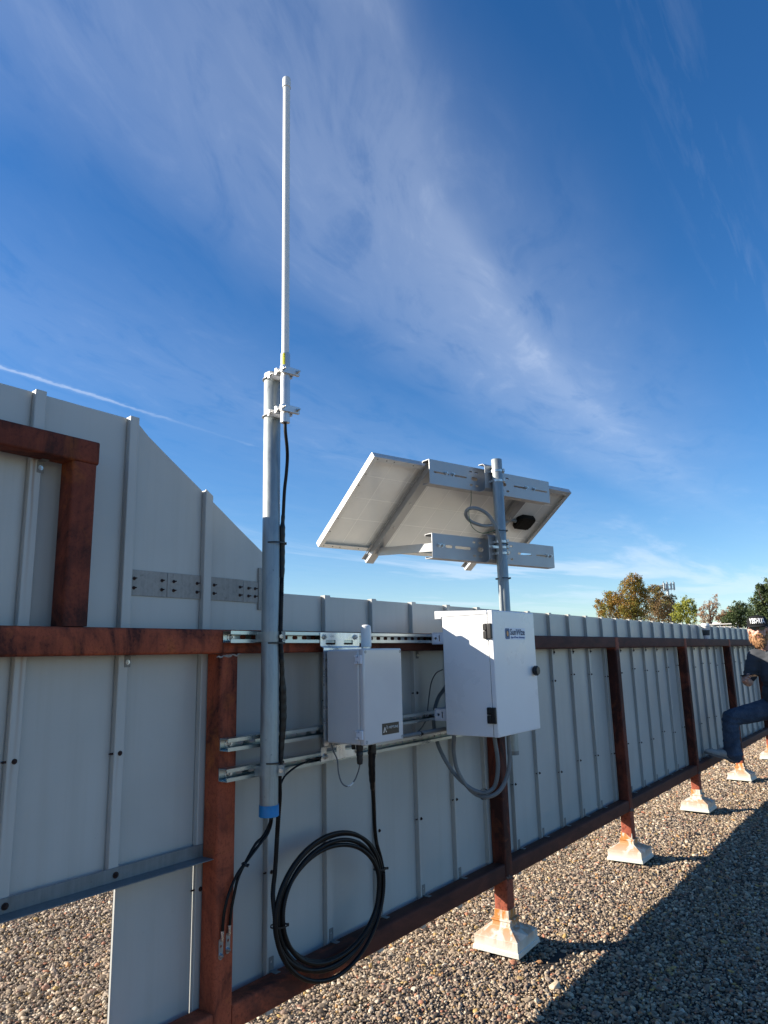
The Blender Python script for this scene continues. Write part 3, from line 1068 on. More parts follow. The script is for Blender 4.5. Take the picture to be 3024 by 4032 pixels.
strut(1.5455, 1.595, 3.60, 'uppermost slotted zinc strut channel lying across the top rail')
strut(1.2000, 1.592, 3.60, 'middle slotted zinc strut channel, just above the lowest one')
strut(1.1065, 1.590, 3.60, 'lowest slotted zinc strut channel, with the mast clamp near its end')


# ------------------------------------------------------------------ antenna mast
MX, MY, MRAD = 1.742, 1.8225, 0.0308
mast = thing('antenna_mast', 'tall galvanised pipe mast with blue end cap clamped to the strut channels', 'mast', (MX, MY, 0.963))
MB().lathe((MX, MY, 0.985), [(MRAD - 0.002, 0), (MRAD, 0.002), (MRAD, 1.523), (MRAD - 0.0015, 1.525)], 40).build('pipe', 'galvanised', mast)
MB().lathe((MX, MY, 0.962), [(0.0305, 0), (0.0332, 0.002), (0.0328, 0.034), (0.0335, 0.037), (0.031, 0.037)], 40).build('end_cap', 'blue_cap', mast)


def strap(x, y, zc, rad, par, w=0.017, name='pipe_clamp'):
    m = MB()
    m.lathe((x, y, zc - w), [(rad + 0.0004, 0), (rad + 0.0026, 0), (rad + 0.0026, 2 * w), (rad + 0.0004, 2 * w), (rad + 0.0004, 0)], 36, cap=False)
    d = Vector((0.50, -0.866, 0))      # the ears stand on the outer side
    s_ = Vector((0.866, 0.50, 0))
    for sg in (-1, 1):
        c = Vector((x, y, zc)) + d * (rad + 0.010) + s_ * (0.0045 * sg)
        m.obox(c, d, s_, (0, 0, 1), 0.0115, 0.0013, w)
    for sg in (-1, 1):     # flanges back into the strut
        m.box(x + sg * 0.0305 - 0.0012, x + sg * 0.0305 + 0.0012, y + 0.004, YS + 0.006, zc - w, zc + w)
    cl = m.build(name, 'galvanised', par)
    b = MB()
    c = Vector((x, y, zc)) + d * (rad + 0.012)
    b.cyl(c - s_ * 0.017, c + s_ * 0.013, 0.0032, 10)
    b.lathe(c + s_ * 0.006, [(0.0072, 0), (0.0072, 0.006)], 6, s_)
    b.lathe(c - s_ * 0.006, [(0.0072, 0), (0.0072, 0.006)], 6, -s_)
    b.build('clamp_bolt', 'bolt_steel', cl)


strap(MX, MY, 1.5455, MRAD, mast)
strap(MX, MY, 1.1065, MRAD, mast)

# ------------------------------------------------------------------ whip antenna
AX, AY = 1.7245, 1.7375
na = Vector((AX - MX, AY - MY, 0)).normalized()
ea = Vector((-na.y, na.x, 0))
if ea.x < 0:
    ea = -ea
ant = thing('whip_antenna', 'slender white whip antenna with silver sleeve clamped atop the pipe mast', 'antenna', (AX, AY, 2.297))
MB().lathe((AX, AY, 2.555), [(0.0138, 0), (0.0138, 1.13), (0.0135, 1.15)], 32).build('radome_tube', 'white_antenna', ant)
MB().lathe((AX, AY, 3.688), [(0.0142, 0), (0.0166, 0.001), (0.0166, 0.038), (0.0155, 0.043), (0.011, 0.0455), (0.0, 0.046)], 32).build('tip_cap', 'white_antenna', ant)
slv = MB().lathe((AX, AY, 2.297), [(0.0120, 0), (0.0172, 0.0), (0.0172, 0.262), (0.0165, 0.264), (0.0135, 0.264)], 36).build('sleeve', 'anodised', ant)
st = MB()
ang0 = math.atan2(-0.50, -0.86)
prev = None
for i in range(9):
    a = ang0 - 0.75 + 1.0 * i / 8
    p = Vector((AX + 0.01745 * math.cos(a), AY + 0.01745 * math.sin(a), 0))
    cur = (st.bm.verts.new(p + Vector((0, 0, 2.513))), st.bm.verts.new(p + Vector((0, 0, 2.557))))
    if prev:
        st.bm.faces.new((prev[0], cur[0], cur[1], prev[1]))
    prev = cur
stk = st.build('sticker', 'yellow_sticker', slv)
pr = MB()
for (a, z, w_, h_) in ((0.05, 2.549, 0.16, 0.0050), (0.0, 2.542, 0.14, 0.0034), (0.02, 2.523, 0.14, 0.0012)):
    for j in range(3):
        a0 = ang0 + a + w_ * (j - 1.5) / 3
        p0 = Vector((AX + 0.01765 * math.cos(a0), AY + 0.01765 * math.sin(a0), z))
        p1 = Vector((AX + 0.01765 * math.cos(a0 + w_ * 0.24), AY + 0.01765 * math.sin(a0 + w_ * 0.24), z))
        pr.poly_prism([p0, p1, p1 + Vector((0, 0, h_)), p0 + Vector((0, 0, h_))], (p0 - Vector((AX, AY, z))) * 0.003)
pr.build('sticker_print', 'label_dark', stk)
mc = Vector((MX, MY, 0))
for zc, sgn in ((2.490, 1), (2.345, -1)):
    g = MB()
    def bar_at(dist, s0, s1, th, zz, hh=0.0125):
        c = mc + na * dist + ea * ((s0 + s1) / 2) + Vector((0, 0, zz))
        g.obox(c, ea, na, (0, 0, 1), (s1 - s0) / 2, th, hh)
    bar_at(0.0370, -0.040, 0.046, 0.0062, zc - 0.004)
    bar_at(0.0685, -0.030, 0.040, 0.0062, zc + 0.001)
    bar_at(0.1050, -0.0300, 0.0470, 0.0062, zc)
    cl = g.build('mounting_clamp', 'anodised', ant, bevel=0.0008, seg=1)
    b = MB()
    for s_ in (-0.0215, 0.037):
        p = mc + ea * s_ + Vector((0, 0, zc))
        b.cyl(p + na * 0.052, p + na * 0.128, 0.0034, 12)
        for dd in (0.1112, 0.0757):
            b.lathe(p + na * dd, [(0.0068, 0), (0.0068, 0.0055)], 6, na)
    for s_ in (-0.0345, 0.0345):
        p = mc + ea * s_ + Vector((0, 0, zc - 0.004))
        b.cyl(p - na * 0.002, p + na * 0.056, 0.0030, 12)
        b.lathe(p + na * 0.0432, [(0.0066, 0), (0.0066, 0.0055)], 6, na)
    # U-bolt behind the mast
    ub = [mc + (ea * math.cos(R(a)) * 0.0345 - na * math.sin(R(a)) * 0.0345) + Vector((0, 0, zc - 0.004)) for a in range(0, 181, 12)]
    b.tube(ub, 0.0030, 10)
    b.build('clamp_bolt', 'bolt_steel', cl)

# ------------------------------------------------------------------ coaxial cable with coil
def corrugated(mb, pts, r, pitch=0.0065, amp=0.0006, seg=10, step=None):
    P = spline(pts, step or pitch / 3)
    rs = [r + amp * math.sin(2 * math.pi * i / 3.0) for i in range(len(P))]
    mb.tube(P, rs, seg)
    return P


def ribbed_loop(pts, r):
    m = MB()
    corrugated(m, pts, r)
    return m


coax = thing('coaxial_cable', 'black coaxial cable running down the mast into a big hanging coil', 'cable', (2.08, 1.87, 0.37))
jp = [(1.7245, 1.7375, 2.30), (1.729, 1.740, 2.264), (1.747, 1.75, 2.215), (1.764, 1.765, 2.178), (1.7685, 1.775, 2.12), (1.768, 1.783, 2.061), (1.772, 1.793, 1.969), (1.771, 1.795, 1.916)]
MB().tube(spline(jp, 0.012), 0.0062, 12).build('jumper', 'black_rubber', coax)
def wrap(pts, prof, name='weatherproof_wrap'):
    P = spline(pts, 0.006)
    n = len(P)
    rs = []
    for i in range(n):
        t = i / (n - 1)
        r = np.interp(t, [a for a, _ in prof], [b for _, b in prof])
        rs.append(float(r) + 0.0005 * math.sin(i * 1.25))
    return MB().tube(P, rs, 14).build(name, 'tape', coax)


wrap([(1.772, 1.793, 1.975), (1.771, 1.796, 1.916), (1.774, 1.799, 1.85), (1.774, 1.799, 1.775), (1.772, 1.798, 1.75)], [(0, 0.0068), (0.15, 0.0075), (0.2, 0.0105), (0.7, 0.0100), (0.93, 0.0092), (1, 0.0075)])
wrap([(1.763, 1.79, 1.50), (1.770, 1.793, 1.431), (1.779, 1.798, 1.345), (1.781, 1.799, 1.26), (1.777, 1.800, 1.19), (1.773, 1.80, 1.135)], [(0, 0.0078), (0.25, 0.0085), (0.36, 0.0125), (0.62, 0.0128), (0.8, 0.0105), (1, 0.0078)])
dn = [(1.773, 1.799, 1.76), (1.770, 1.797, 1.70), (1.763, 1.793, 1.60), (1.759, 1.789, 1.535), (1.763, 1.790, 1.49), (1.770, 1.793, 1.431), (1.779, 1.798, 1.345), (1.781, 1.799, 1.26), (1.776, 1.80, 1.196), (1.772, 1.80, 1.139), (1.773, 1.805, 1.083), (1.789, 1.82, 1.022), (1.806, 1.842, 0.961), (1.817, 1.86, 0.88), (1.817, 1.868, 0.778), (1.809, 1.87, 0.700)]
# the coil, three and a half turns
cx, cz = 2.105, 0.612
tl = R(-10)
coil = []
turns = 4.52
N = 240
for i in range(N):
    t = i / (N - 1)
    w_ = t * turns
    a = math.pi + w_ * 2 * math.pi           # starts at the mast side, runs down and round
    lay = (0.85, 0.2, -0.45, -1.0, 0.45, 0.9)[int(w_ + 0.25) % 6] * (1 - (w_ + 0.25) % 1) + (0.85, 0.2, -0.45, -1.0, 0.45, 0.9)[(int(w_ + 0.25) + 1) % 6] * ((w_ + 0.25) % 1)
    rx = 0.2805 + 0.030 * lay + 0.003 * math.sin(5.1 * w_)
    rz = 0.2070 + 0.029 * lay
    px, pz = rx * math.cos(a), rz * math.sin(a)
    low = max(0.0, -math.sin(a))
    rgt = max(0.0, math.cos(a))
    drop = low * (0.016 * math.sin(w_ * 2.4 + 0.8) - 0.008) + rgt * 0.010 * math.sin(w_ * 1.9)
    dxs = rgt * 0.012 * math.cos(w_ * 2.2 + 0.4)
    ang = R(-3.5)
    X = cx + dxs + px * math.cos(ang) - pz * math.sin(ang)
    Z = cz + drop + px * math.sin(ang) + pz * math.cos(ang)
    Yc = 1.868 - 0.0135 * (w_ % 1.0 if int(w_) % 2 else 1 - w_ % 1.0) - 0.005 * low + 0.004 * math.sin(w_ * 4)
    coil.append((X, Yc, Z))
mm = MB()
corrugated(mm, dn + [coil[0], coil[1]], 0.0076)
mm.build('corrugated_cable', 'black_rubber', coax)
mm = MB()
corrugated(mm, coil, 0.0076)
mm.build('cable_coil', 'black_rubber', coax)
ris = [coil[-1], (2.4150, 1.874, 0.640), (2.3950, 1.87, 0.690), (2.367, 1.865, 0.745), (2.338, 1.85, 0.807), (2.310, 1.83, 0.873), (2.270, 1.80, 0.929), (2.229, 1.77, 0.993)]
mm = MB()
corrugated(mm, ris, 0.0076)
mm.build('corrugated_cable', 'black_rubber', coax)
wrap([(2.238, 1.778, 0.975), (2.225, 1.768, 1.0), (2.197, 1.747, 1.073), (2.193, 1.741, 1.13), (2.193, 1.740, 1.163)], [(0, 0.0080), (0.1, 0.0095), (0.25, 0.0125), (0.72, 0.0135), (0.73, 0.0165), (0.8, 0.0165), (0.82, 0.0150), (1, 0.0150)])


def tie_at(x, y, z, rad, par, axis=(0, 0, 1), out=(0, -1, 0), mat='black_plastic', squash=1.0):
    ax = Vector(axis).normalized()
    o_ = Vector(out).normalized()
    sd = ax.cross(o_).normalized()
    m = MB()
    P = [Vector((x, y, z)) + o_ * (rad * math.cos(t)) + sd * (rad * squash * math.sin(t)) for t in [2 * math.pi * k / 26 for k in range(26)]]
    a = [m.bm.verts.new(p - ax * 0.0024) for p in P]
    b = [m.bm.verts.new(p + ax * 0.0024) for p in P]
    c_ = Vector((x, y, z))
    a2 = [m.bm.verts.new(p - ax * 0.0024 + (p - c_).normalized() * 0.0014) for p in P]
    b2 = [m.bm.verts.new(p + ax * 0.0024 + (p - c_).normalized() * 0.0014) for p in P]
    n = 26
    for i in range(n):
        j = (i + 1) % n
        m.bm.faces.new((a2[i], a2[j], b2[j], b2[i]))
        m.bm.faces.new((a[i], b[i], b[j], a[j]))
        m.bm.faces.new((a[i], a[j], a2[j], a2[i]))
        m.bm.faces.new((b[i], b2[i], b2[j], b[j]))
    m.obox(c_ + o_ * (rad + 0.003), ax, sd, o_, 0.0042, 0.0045, 0.003)
    return m.build('cable_tie', 'black_plastic', par)


tie_at(1.752, 1.8165, 1.872, 0.0375, coax, out=(0.75, -0.66, 0))
tie_at(1.752, 1.8165, 1.5235, 0.0365, coax, out=(0.95, -0.3, 0))
tie_at(1.752, 1.8165, 1.131, 0.0370, coax, out=(0.1, -1, 0))
tie_at(1.8315, 1.864, 0.60, 0.0275, coax, axis=(0.1, 0, 1), out=(0.8, -0.6, 0))
tie_at(2.393, 1.870, 0.645, 0.027, coax, axis=(0.15, 0, 1), out=(0.8, -0.6, 0), squash=0.8)

# ------------------------------------------------------------------ ground leads at the post
gA = [(1.752, 1.820, 0.972), (1.778, 1.845, 0.958), (1.800, 1.872, 0.922), (1.792, 1.878, 0.894), (1.770, 1.88, 0.876), (1.757, 1.88, 0.867), (1.710, 1.88, 0.833), (1.662, 1.882, 0.795), (1.630, 1.885, 0.742), (1.616, 1.887, 0.693), (1.6135, 1.8905, 0.640)]
gB = [(1.735, 1.815, 0.972), (1.768, 1.842, 0.955), (1.800, 1.878, 0.926), (1.788, 1.885, 0.897), (1.766, 1.885, 0.880), (1.745, 1.885, 0.871), (1.706, 1.885, 0.830), (1.671, 1.886, 0.783), (1.656, 1.888, 0.734), (1.646, 1.889, 0.690), (1.6430, 1.8905, 0.650)]
for pts, lx, lz, lab in ((gA, 1.612, 0.638, 'black ground lead ending in the lower silver lug on the post'), (gB, 1.640, 0.647, 'black ground lead ending in the higher silver lug on the post')):
    t = thing('ground_cable', lab, 'cable', (lx, YF - 0.003, lz - 0.08), 'ground leads bolted to the post')
    MB().tube(spline(pts, 0.01), 0.0048, 10).build('jacket', 'black_rubber', t)
    m = MB()
    y = YF - 0.0035
    m.lathe((lx + 0.0012, y - 0.003, lz - 0.026), [(0.0035, 0), (0.0056, 0.006), (0.0056, 0.030)], 12)
    m.plate(rrect(-0.0082, 0.0082, -0.078, -0.018, 0.008, 5), [circ(0, -0.040, 0.0045)], 0.0026, frame((lx, y + 0.0028, lz), (1, 0, 0), (0, 0, 1), (0, -1, 0)))
    lug = m.build('lug', 'aluminium', t)
    MB().hexbolt((lx, y, lz - 0.066), (0, -1, 0), 0.0058, 0.005, 0.0082).build('lug_bolt', 'bolt_steel', lug)
    if lab.endswith('lower silver lug on the post'):
        tie_at(1.694, 1.883, 0.818, 0.0085, t, axis=(0.8, 0, 0.6), out=(0.5, -0.8, -0.3))

t = thing('ground_wire', 'thin black wire curving from the mounting plate bolt to behind the mast', 'wire', (2.006, 1.84, 1.112))
MB().tube(spline([(2.040, 1.843, 1.1125), (2.006, 1.842, 1.1125), (1.976, 1.84, 1.112), (1.943, 1.84, 1.108), (1.896, 1.84, 1.100), (1.858, 1.84, 1.087), (1.831, 1.84, 1.073), (1.814, 1.84, 1.052), (1.802, 1.838, 1.030)], 0.01), 0.0036, 10).build('jacket', 'black_rubber', t)
MB().lathe((2.018, 1.8425, 1.1125), [(0.0042, 0), (0.0042, 0.020)], 10, (1, 0, 0)).build('lug', 'aluminium', t)

# ------------------------------------------------------------------ radio enclosure (grey plastic box)
simple('grey_plastic', (0.62, 0.61, 0.60), 0.17, 0, 0.03, 6, bmp=0.05, bscale=40, coat=0.3)
BX0, BX1, BY0, BY1, BZ0, BZ1 = 2.042, 2.2755, 1.652, 1.833, 1.1605, 1.4985
box = thing('equipment_box', 'pale grey plastic equipment box with a dark nameplate on its lid', 'equipment box', (BX0, BY1, BZ0))
MB().box(BX0, BX1, 1.6752, BY1, BZ0, BZ1).build('housing', 'grey_plastic', box, bevel=0.008, seg=4)
lid = MB().box(BX0 - 0.0008, BX1 + 0.0008, BY0, 1.6740, BZ0 - 0.0008, BZ1 + 0.0008).build('lid', 'grey_plastic', box, bevel=0.006, seg=4)
for x in (BX0 + 0.010, BX1 - 0.010):
    for z in (BZ0 + 0.0115, BZ1 - 0.0115):
        MB().lathe((x, BY0 + 0.0005, z), [(0.0052, 0), (0.0052, 0.0012), (0.0036, 0.0013), (0.003, 0.0004)], 14, (0, -1, 0)).build('lid_screw', 'old_galv', lid)
for zc in (1.4600, 1.1965):
    h = MB()
    h.box(BX0 - 0.009, BX0 + 0.001, 1.6585, 1.6720, zc - 0.0155, zc + 0.0155)
    h.box(BX0 - 0.009, BX0 + 0.001, 1.6765, 1.6900, zc - 0.0155, zc - 0.0085)
    h.box(BX0 - 0.009, BX0 + 0.001, 1.6765, 1.6900, zc + 0.0085, zc + 0.0155)
    h.box(BX0 - 0.0092, BX0 + 0.001, 1.6700, 1.6860, zc - 0.0078, zc + 0.0078)
    h.build('hinge', 'white_bracket', box, bevel=0.001, seg=2)
lab = MB().box(2.1425, 2.2460, BY0 - 0.0008, BY0 + 0.0005, 1.1872, 1.2272).build('nameplate', 'label_dark', lid)


def place_text(txt, x, z, w, hgt, y, mat, par, name='lettering', **kw):
    bm = text_mesh(txt, w, hgt, **kw)
    m = MB()
    m.bm.free()
    m.bm = bm
    bmesh.ops.transform(bm, matrix=frame((x, y, z), (1, 0, 0), (0, 0, 1), (0, -1, 0)), verts=bm.verts)
    return m.build(name, mat, par, smooth=False)


place_text('NEPTUNE', 2.1835, 1.2068, 0.0565, 0.0088, BY0 - 0.0008, 'silver_ink', lab, bold=0.012)
em = MB()
yy = BY0 - 0.0009
em.poly_prism([(2.1480, yy, 1.1950), (2.1540, yy, 1.1950), (2.1590, yy, 1.2120), (2.1555, yy, 1.2140)], (0, -0.0006, 0))
em.poly_prism([(2.1575, yy, 1.2140), (2.1600, yy, 1.2140), (2.1660, yy, 1.1990), (2.1690, yy, 1.1990), (2.1690, yy, 1.1955), (2.1640, yy, 1.1955), (2.1585, yy, 1.2070)], (0, -0.0006, 0))
for i, (rr_, w_) in enumerate(((0.0065, 0.0011), (0.0095, 0.0009), (0.0125, 0.0008))):
    pts = [(2.1655 + rr_ * math.cos(R(a)), yy - 0.0003, 1.2055 + rr_ * math.sin(R(a)) * 1.1) for a in range(10, 85, 12)]
    em.tube(pts, w_, 6)
em.build('emblem', 'silver_ink', lab)

# its mounting plate, glands and the little stub antenna
pl = MB()
def plate_xz(x0, x1, z0, z1, holes, y, th=0.003):
    pl.plate(rrect(x0, x1, z0, z1, 0.003, 3), holes, th, frame((0, y, 0), (1, 0, 0), (0, 0, 1), (0, -1, 0)))


plate_xz(2.031, 2.264, 1.5130, 1.5640, [rrect(2.062, 2.118, 1.5185, 1.5365, 0.003), rrect(2.168, 2.223, 1.5185, 1.5365, 0.003)], YS - 0.0005)
plate_xz(2.031, 2.264, 1.0940, 1.1445, [rrect(2.062, 2.118, 1.1205, 1.1385, 0.003), rrect(2.168, 2.223, 1.1205, 1.1385, 0.003)], YS - 0.0005)
plate_xz(2.033, 2.264, 1.1500, 1.5070, [], YS - 0.0150)
for za, zb in ((1.5130, 1.5070), (1.1445, 1.1500)):
    z0, z1 = za, zb
    pl.poly_prism([(2.033, YS - 0.0035, z0), (2.033, YS - 0.0005, z0 + 0.0001), (2.033, YS - 0.0150, z1), (2.033, YS - 0.0180, z1)], (0.231, 0, 0))
plate = pl.build('mounting_plate', 'aluminium', box, angle=30)
for (x, z) in ((2.0535, 1.548), (2.238, 1.548), (2.0535, 1.1125), (2.238, 1.1125)):
    MB().hexbolt((x, YS - 0.0035, z), (0, -1, 0), 0.0082, 0.008, 0.0115).build('plate_bolt', 'bolt_steel', plate)
MB().lathe((2.106, 1.730, 1.0840), [(0.0040, 0), (0.0100, 0.003), (0.0115, 0.018), (0.0108, 0.030), (0.0130, 0.032), (0.0130, 0.046), (0.0115, 0.048), (0.0140, 0.062), (0.0140, 0.0775)], 18).build('cable_gland', 'black_plastic', box)
MB().lathe((2.155, 1.80, 1.128), [(0.006, 0), (0.008, 0.004), (0.008, 0.033)], 14).build('cable_gland', 'black_plastic', box)
sa = MB().lathe((2.1930, 1.760, 1.5075), [(0.0195, 0), (0.0205, 0.001), (0.0205, 0.062), (0.0185, 0.0795), (0.0130, 0.0845), (0.0, 0.0860)], 30).build('stub_antenna', 'white_antenna', box)
MB().lathe((2.1930, 1.760, 1.4990), [(0.0190, 0), (0.0190, 0.0085)], 8).build('antenna_nut', 'bolt_steel', sa)
t = thing('sensor_wire', 'thin grey wire hanging in a loop under the grey equipment box', 'wire', (2.07, 1.76, 1.01))
MB().tube(spline([(2.067, 1.836, 1.160), (2.064, 1.82, 1.130), (2.061, 1.80, 1.102), (2.056, 1.79, 1.059), (2.057, 1.775, 1.024), (2.074, 1.76, 1.011), (2.097, 1.75, 1.028), (2.106, 1.74, 1.056), (2.107, 1.732, 1.080), (2.106, 1.73, 1.094)], 0.006), 0.0026, 8).build('jacket', 'grey_cable', t)
MB().tube(spline([(2.072, 1.7615, 1.0115), (2.083, 1.756, 1.0145), (2.093, 1.752, 1.023)], 0.004), 0.0032, 8).build('ferrule', 'white_antenna', t)

# ------------------------------------------------------------------ battery enclosure (white steel cabinet)
WX0, WX1, WY0, WY1, WZ0, WZ1 = 2.7716, 3.1800, 1.517, 1.777, 1.122, 1.656
cab = thing('battery_cabinet', 'large white steel cabinet with black hinges and a printed logo decal', 'cabinet', (WX0, WY1, WZ0))
MB().box(WX0, WX1 - 0.001, 1.5420, WY1, WZ0, WZ1 - 0.012).build('housing', 'white_enamel', cab, bevel=0.003, seg=3)
MB().box(WX0 + 0.004, WX1 - 0.005, 1.5395, 1.5425, WZ0 + 0.004, WZ1 - 0.02).build('door_seal', 'dark_hole', cab)
door = MB().box(WX0 - 0.0008, WX1, WY0, 1.5400, WZ0 - 0.001, WZ1 + 0.001).build('door', 'white_enamel', cab, bevel=0.004, seg=3)
hd = MB()
hd.poly_prism([(WX0 - 0.003, 1.8150, 1.6680), (WX0 - 0.003, 1.8150, 1.6310), (WX0 - 0.003, 1.7800, 1.6310), (WX0 - 0.003, 1.7790, 1.6392), (WX0 - 0.003, 1.5420, 1.6410), (WX0 - 0.003, 1.5420, 1.6570)], (WX1 - WX0 + 0.005, 0, 0))
hd.build('rain_hood', 'white_enamel', cab, bevel=0.002, seg=2)
for z0, z1 in ((1.5340, 1.6000), (1.1780, 1.2450)):
    h = MB()
    zm = (z0 + z1) / 2 + 0.002
    h.box(WX0 - 0.012, WX0 + 0.001, 1.5425, 1.5620, z0, zm - 0.0008)
    h.box(WX0 - 0.012, WX0 + 0.001, 1.5425, 1.5620, zm + 0.0008, z1)
    h.box(WX0 - 0.014, WX0 - 0.0010, 1.5195, 1.5405, z0, z1)
    h.build('hinge', 'black_plastic', cab, bevel=0.003, seg=3)
MB().lathe((3.1440, WY0 + 0.001, 1.3870), [(0.015, 0), (0.015, 0.006), (0.0225, 0.007), (0.0225, 0.022), (0.019, 0.026)], 8, (0, -1, 0)).build('knob', 'black_plastic', door, smooth=False)
yd = WY0 - 0.0004
dec = MB().box(2.8775, 3.0800, yd, WY0 + 0.001, 1.5300, 1.5830).build('decal', 'sticker_white', door)
lg = MB()
lg.plate(rrect(2.8810, 2.9235, 1.5325, 1.5800, 0.007), [], 0.0005, frame((0, yd, 0), (1, 0, 0), (0, 0, 1), (0, -1, 0)))
lgo = lg.build('logo_square', 'logo_blue', dec, smooth=False)
sn = MB()
pts = []
for k in range(24):
    rr_ = 0.0172 if k % 2 == 0 else 0.0135
    pts.append((2.9023 + rr_ * 0.82 * math.cos(2 * math.pi * k / 24), 1.5565 + rr_ * math.sin(2 * math.pi * k / 24)))
sn.plate(pts, [], 0.0004, frame((0, yd - 0.0005, 0), (1, 0, 0), (0, 0, 1), (0, -1, 0)))
sn.build('sun_rays', 'navy_ink', lgo, smooth=False)
sn = MB()
sn.plate([(2.9023 + 0.0085 * math.cos(2 * math.pi * k / 20), 1.5565 + 0.0112 * math.sin(2 * math.pi * k / 20)) for k in range(20)], [], 0.0004, frame((0, yd - 0.0009, 0), (1, 0, 0), (0, 0, 1), (0, -1, 0)))
sn.build('sun_disc', 'logo_orange', lgo, smooth=False)
place_text('SunWize', 2.9300, 1.5505, 0.1440, 0.0285, yd, 'navy_ink', dec, bold=0.022)
place_text('Age of Power Autonomy', 2.9320, 1.5335, 0.1400, 0.0125, yd, 'blue_ink', dec, shear=0.25, bold=0.012)
for zc in (1.5455, 1.2045):
    b = MB()
    xa, xb = 2.800, 3.150
    b.box(xa, xb, 1.7785, 1.8550, zc + 0.0235, zc + 0.0265)
    b.box(xa, xb, 1.7785, 1.8550, zc - 0.0265, zc - 0.0235)
    b.box(xa, xb, 1.8520, 1.8552, zc - 0.0234, zc + 0.0234)
    b.box(xa, xb, 1.7785, 1.7815, zc - 0.0234, zc + 0.0234)
    b.plate(rrect(1.7850, 1.8500, zc - 0.0225, zc + 0.0225, 0.003), [rrect(1.812, 1.818, zc - 0.014, zc + 0.014, 0.0025), circ(1.835, zc, 0.006)], 0.002, frame((xa + 0.001, 0, 0), (0, 1, 0), (0, 0, 1), (1, 0, 0)))
    b.build('mounting_bracket', 'white_bracket', cab, bevel=0.0012, seg=2)


def sc_to(p, f):
    return (p[0] * f, p[1] * f, 1.47 + (p[2] - 1.47) * f)


A1 = [(3.03, 1.90, 1.36), (3.006, 1.93, 1.307), (2.966, 1.945, 1.259), (2.935, 1.95, 1.182), (2.925, 1.94, 1.114)]
A2 = [(2.923, 1.93, 1.077), (2.913, 1.91, 1.042), (2.909, 1.88, 0.996), (2.924, 1.85, 0.943), (2.935, 1.81, 0.901), (2.954, 1.77, 0.868), (2.983, 1.74, 0.851), (2.994, 1.71, 0.854), (3.017, 1.69, 0.872), (3.013, 1.67, 0.911), (3.003, 1.655, 0.969), (2.992, 1.65, 1.021), (2.98, 1.65, 1.072), (2.972, 1.65, 1.128)]
B = [(2.808, 1.76, 1.130), (2.821, 1.77, 1.099), (2.862, 1.80, 1.053), (2.884, 1.81, 1.004), (2.9, 1.81, 0.959), (2.926, 1.8, 0.909), (2.957, 1.78, 0.864), (2.989, 1.76, 0.837)]
B += [sc_to(p, f) for p, f in zip([(3.019, 1.73, 0.827), (3.071, 1.71, 0.835), (3.122, 1.70, 0.862), (3.164, 1.695, 0.908), (3.181, 1.69, 0.961), (3.187, 1.69, 1.013), (3.185, 1.69, 1.055), (3.184, 1.69, 1.10)], (0.988, 0.976, 0.967, 0.96, 0.957, 0.955, 0.955, 0.955))]
for pts, lab in ((A1 + A2, 'grey flexible conduit arching from behind the struts to the cabinet underside'), (B, 'grey flexible conduit hanging as a loop with both ends under the cabinet')):
    t = thing('flexible_conduit', lab, 'conduit', pts[len(pts) // 2], 'grey flexible conduits looping below the white cabinet')
    mm = MB()
    corrugated(mm, pts, 0.0093, pitch=0.007, amp=0.0004, seg=12)
    mm.build('conduit_body', 'grey_conduit', t)
    MB().lathe(pts[-1][:2] + (1.100,), [(0.0115, 0), (0.0135, 0.002), (0.0135, 0.0215)], 14).build('conduit_fitting', 'black_plastic', t)
    if lab.startswith('grey flexible conduit hanging'):
        tie_at(2.995, 1.730, 0.842, 0.0225, t, axis=(0.93, -0.3, 0.15), out=(0.2, -0.6, 0.5))

t = thing('lead_wire', 'thin dark wire bowing out behind the white cabinet to the lowest strut', 'wire', (2.85, 1.93, 1.19))
MB().tube(spline([(2.797, 1.80, 1.404), (2.802, 1.84, 1.388), (2.85, 1.90, 1.344), (2.873, 1.93, 1.284), (2.860, 1.94, 1.188), (2.808, 1.925, 1.154), (2.705, 1.880, 1.140), (2.626, 1.850, 1.1305)], 0.01), 0.0030, 8).build('jacket', 'grey_cable', t)
t = thing('short_conduit', 'short grey conduit lying along the lowest strut beside the white cabinet', 'conduit', (2.52, 1.845, 1.132))
MB().tube(spline([(2.517, 1.847, 1.1355), (2.62, 1.847, 1.1355), (2.711, 1.847, 1.1355), (2.869, 1.847, 1.1355)], 0.02), 0.0088, 12).build('conduit_body', 'grey_conduit', t)
tie_at(2.668, 1.847, 1.1335, 0.0098, t, axis=(1, 0, 0), out=(0, -1, 0))

# ------------------------------------------------------------------ solar array on its pole
QX, QY, QR = 3.475, 1.8225, 0.0300
pole = thing('support_pole', 'galvanised pole rising behind the white cabinet to the solar panel', 'pole', (QX, QY, 0.954))
MB().lathe((QX, QY, 0.954), [(QR - 0.002, 0), (QR, 0.001), (QR, 1.587), (QR - 0.0015, 1.589)], 36).build('pipe', 'galvanised', pole)
MB().lathe((QX, QY, 0.953), [(QR + 0.0004, 0), (QR + 0.0004, 0.020)], 36, cap=False).build('threaded_end', 'old_galv', pole)
strap(QX, QY, 1.5455, QR, pole)
strap(QX, QY, 1.2000, QR, pole)

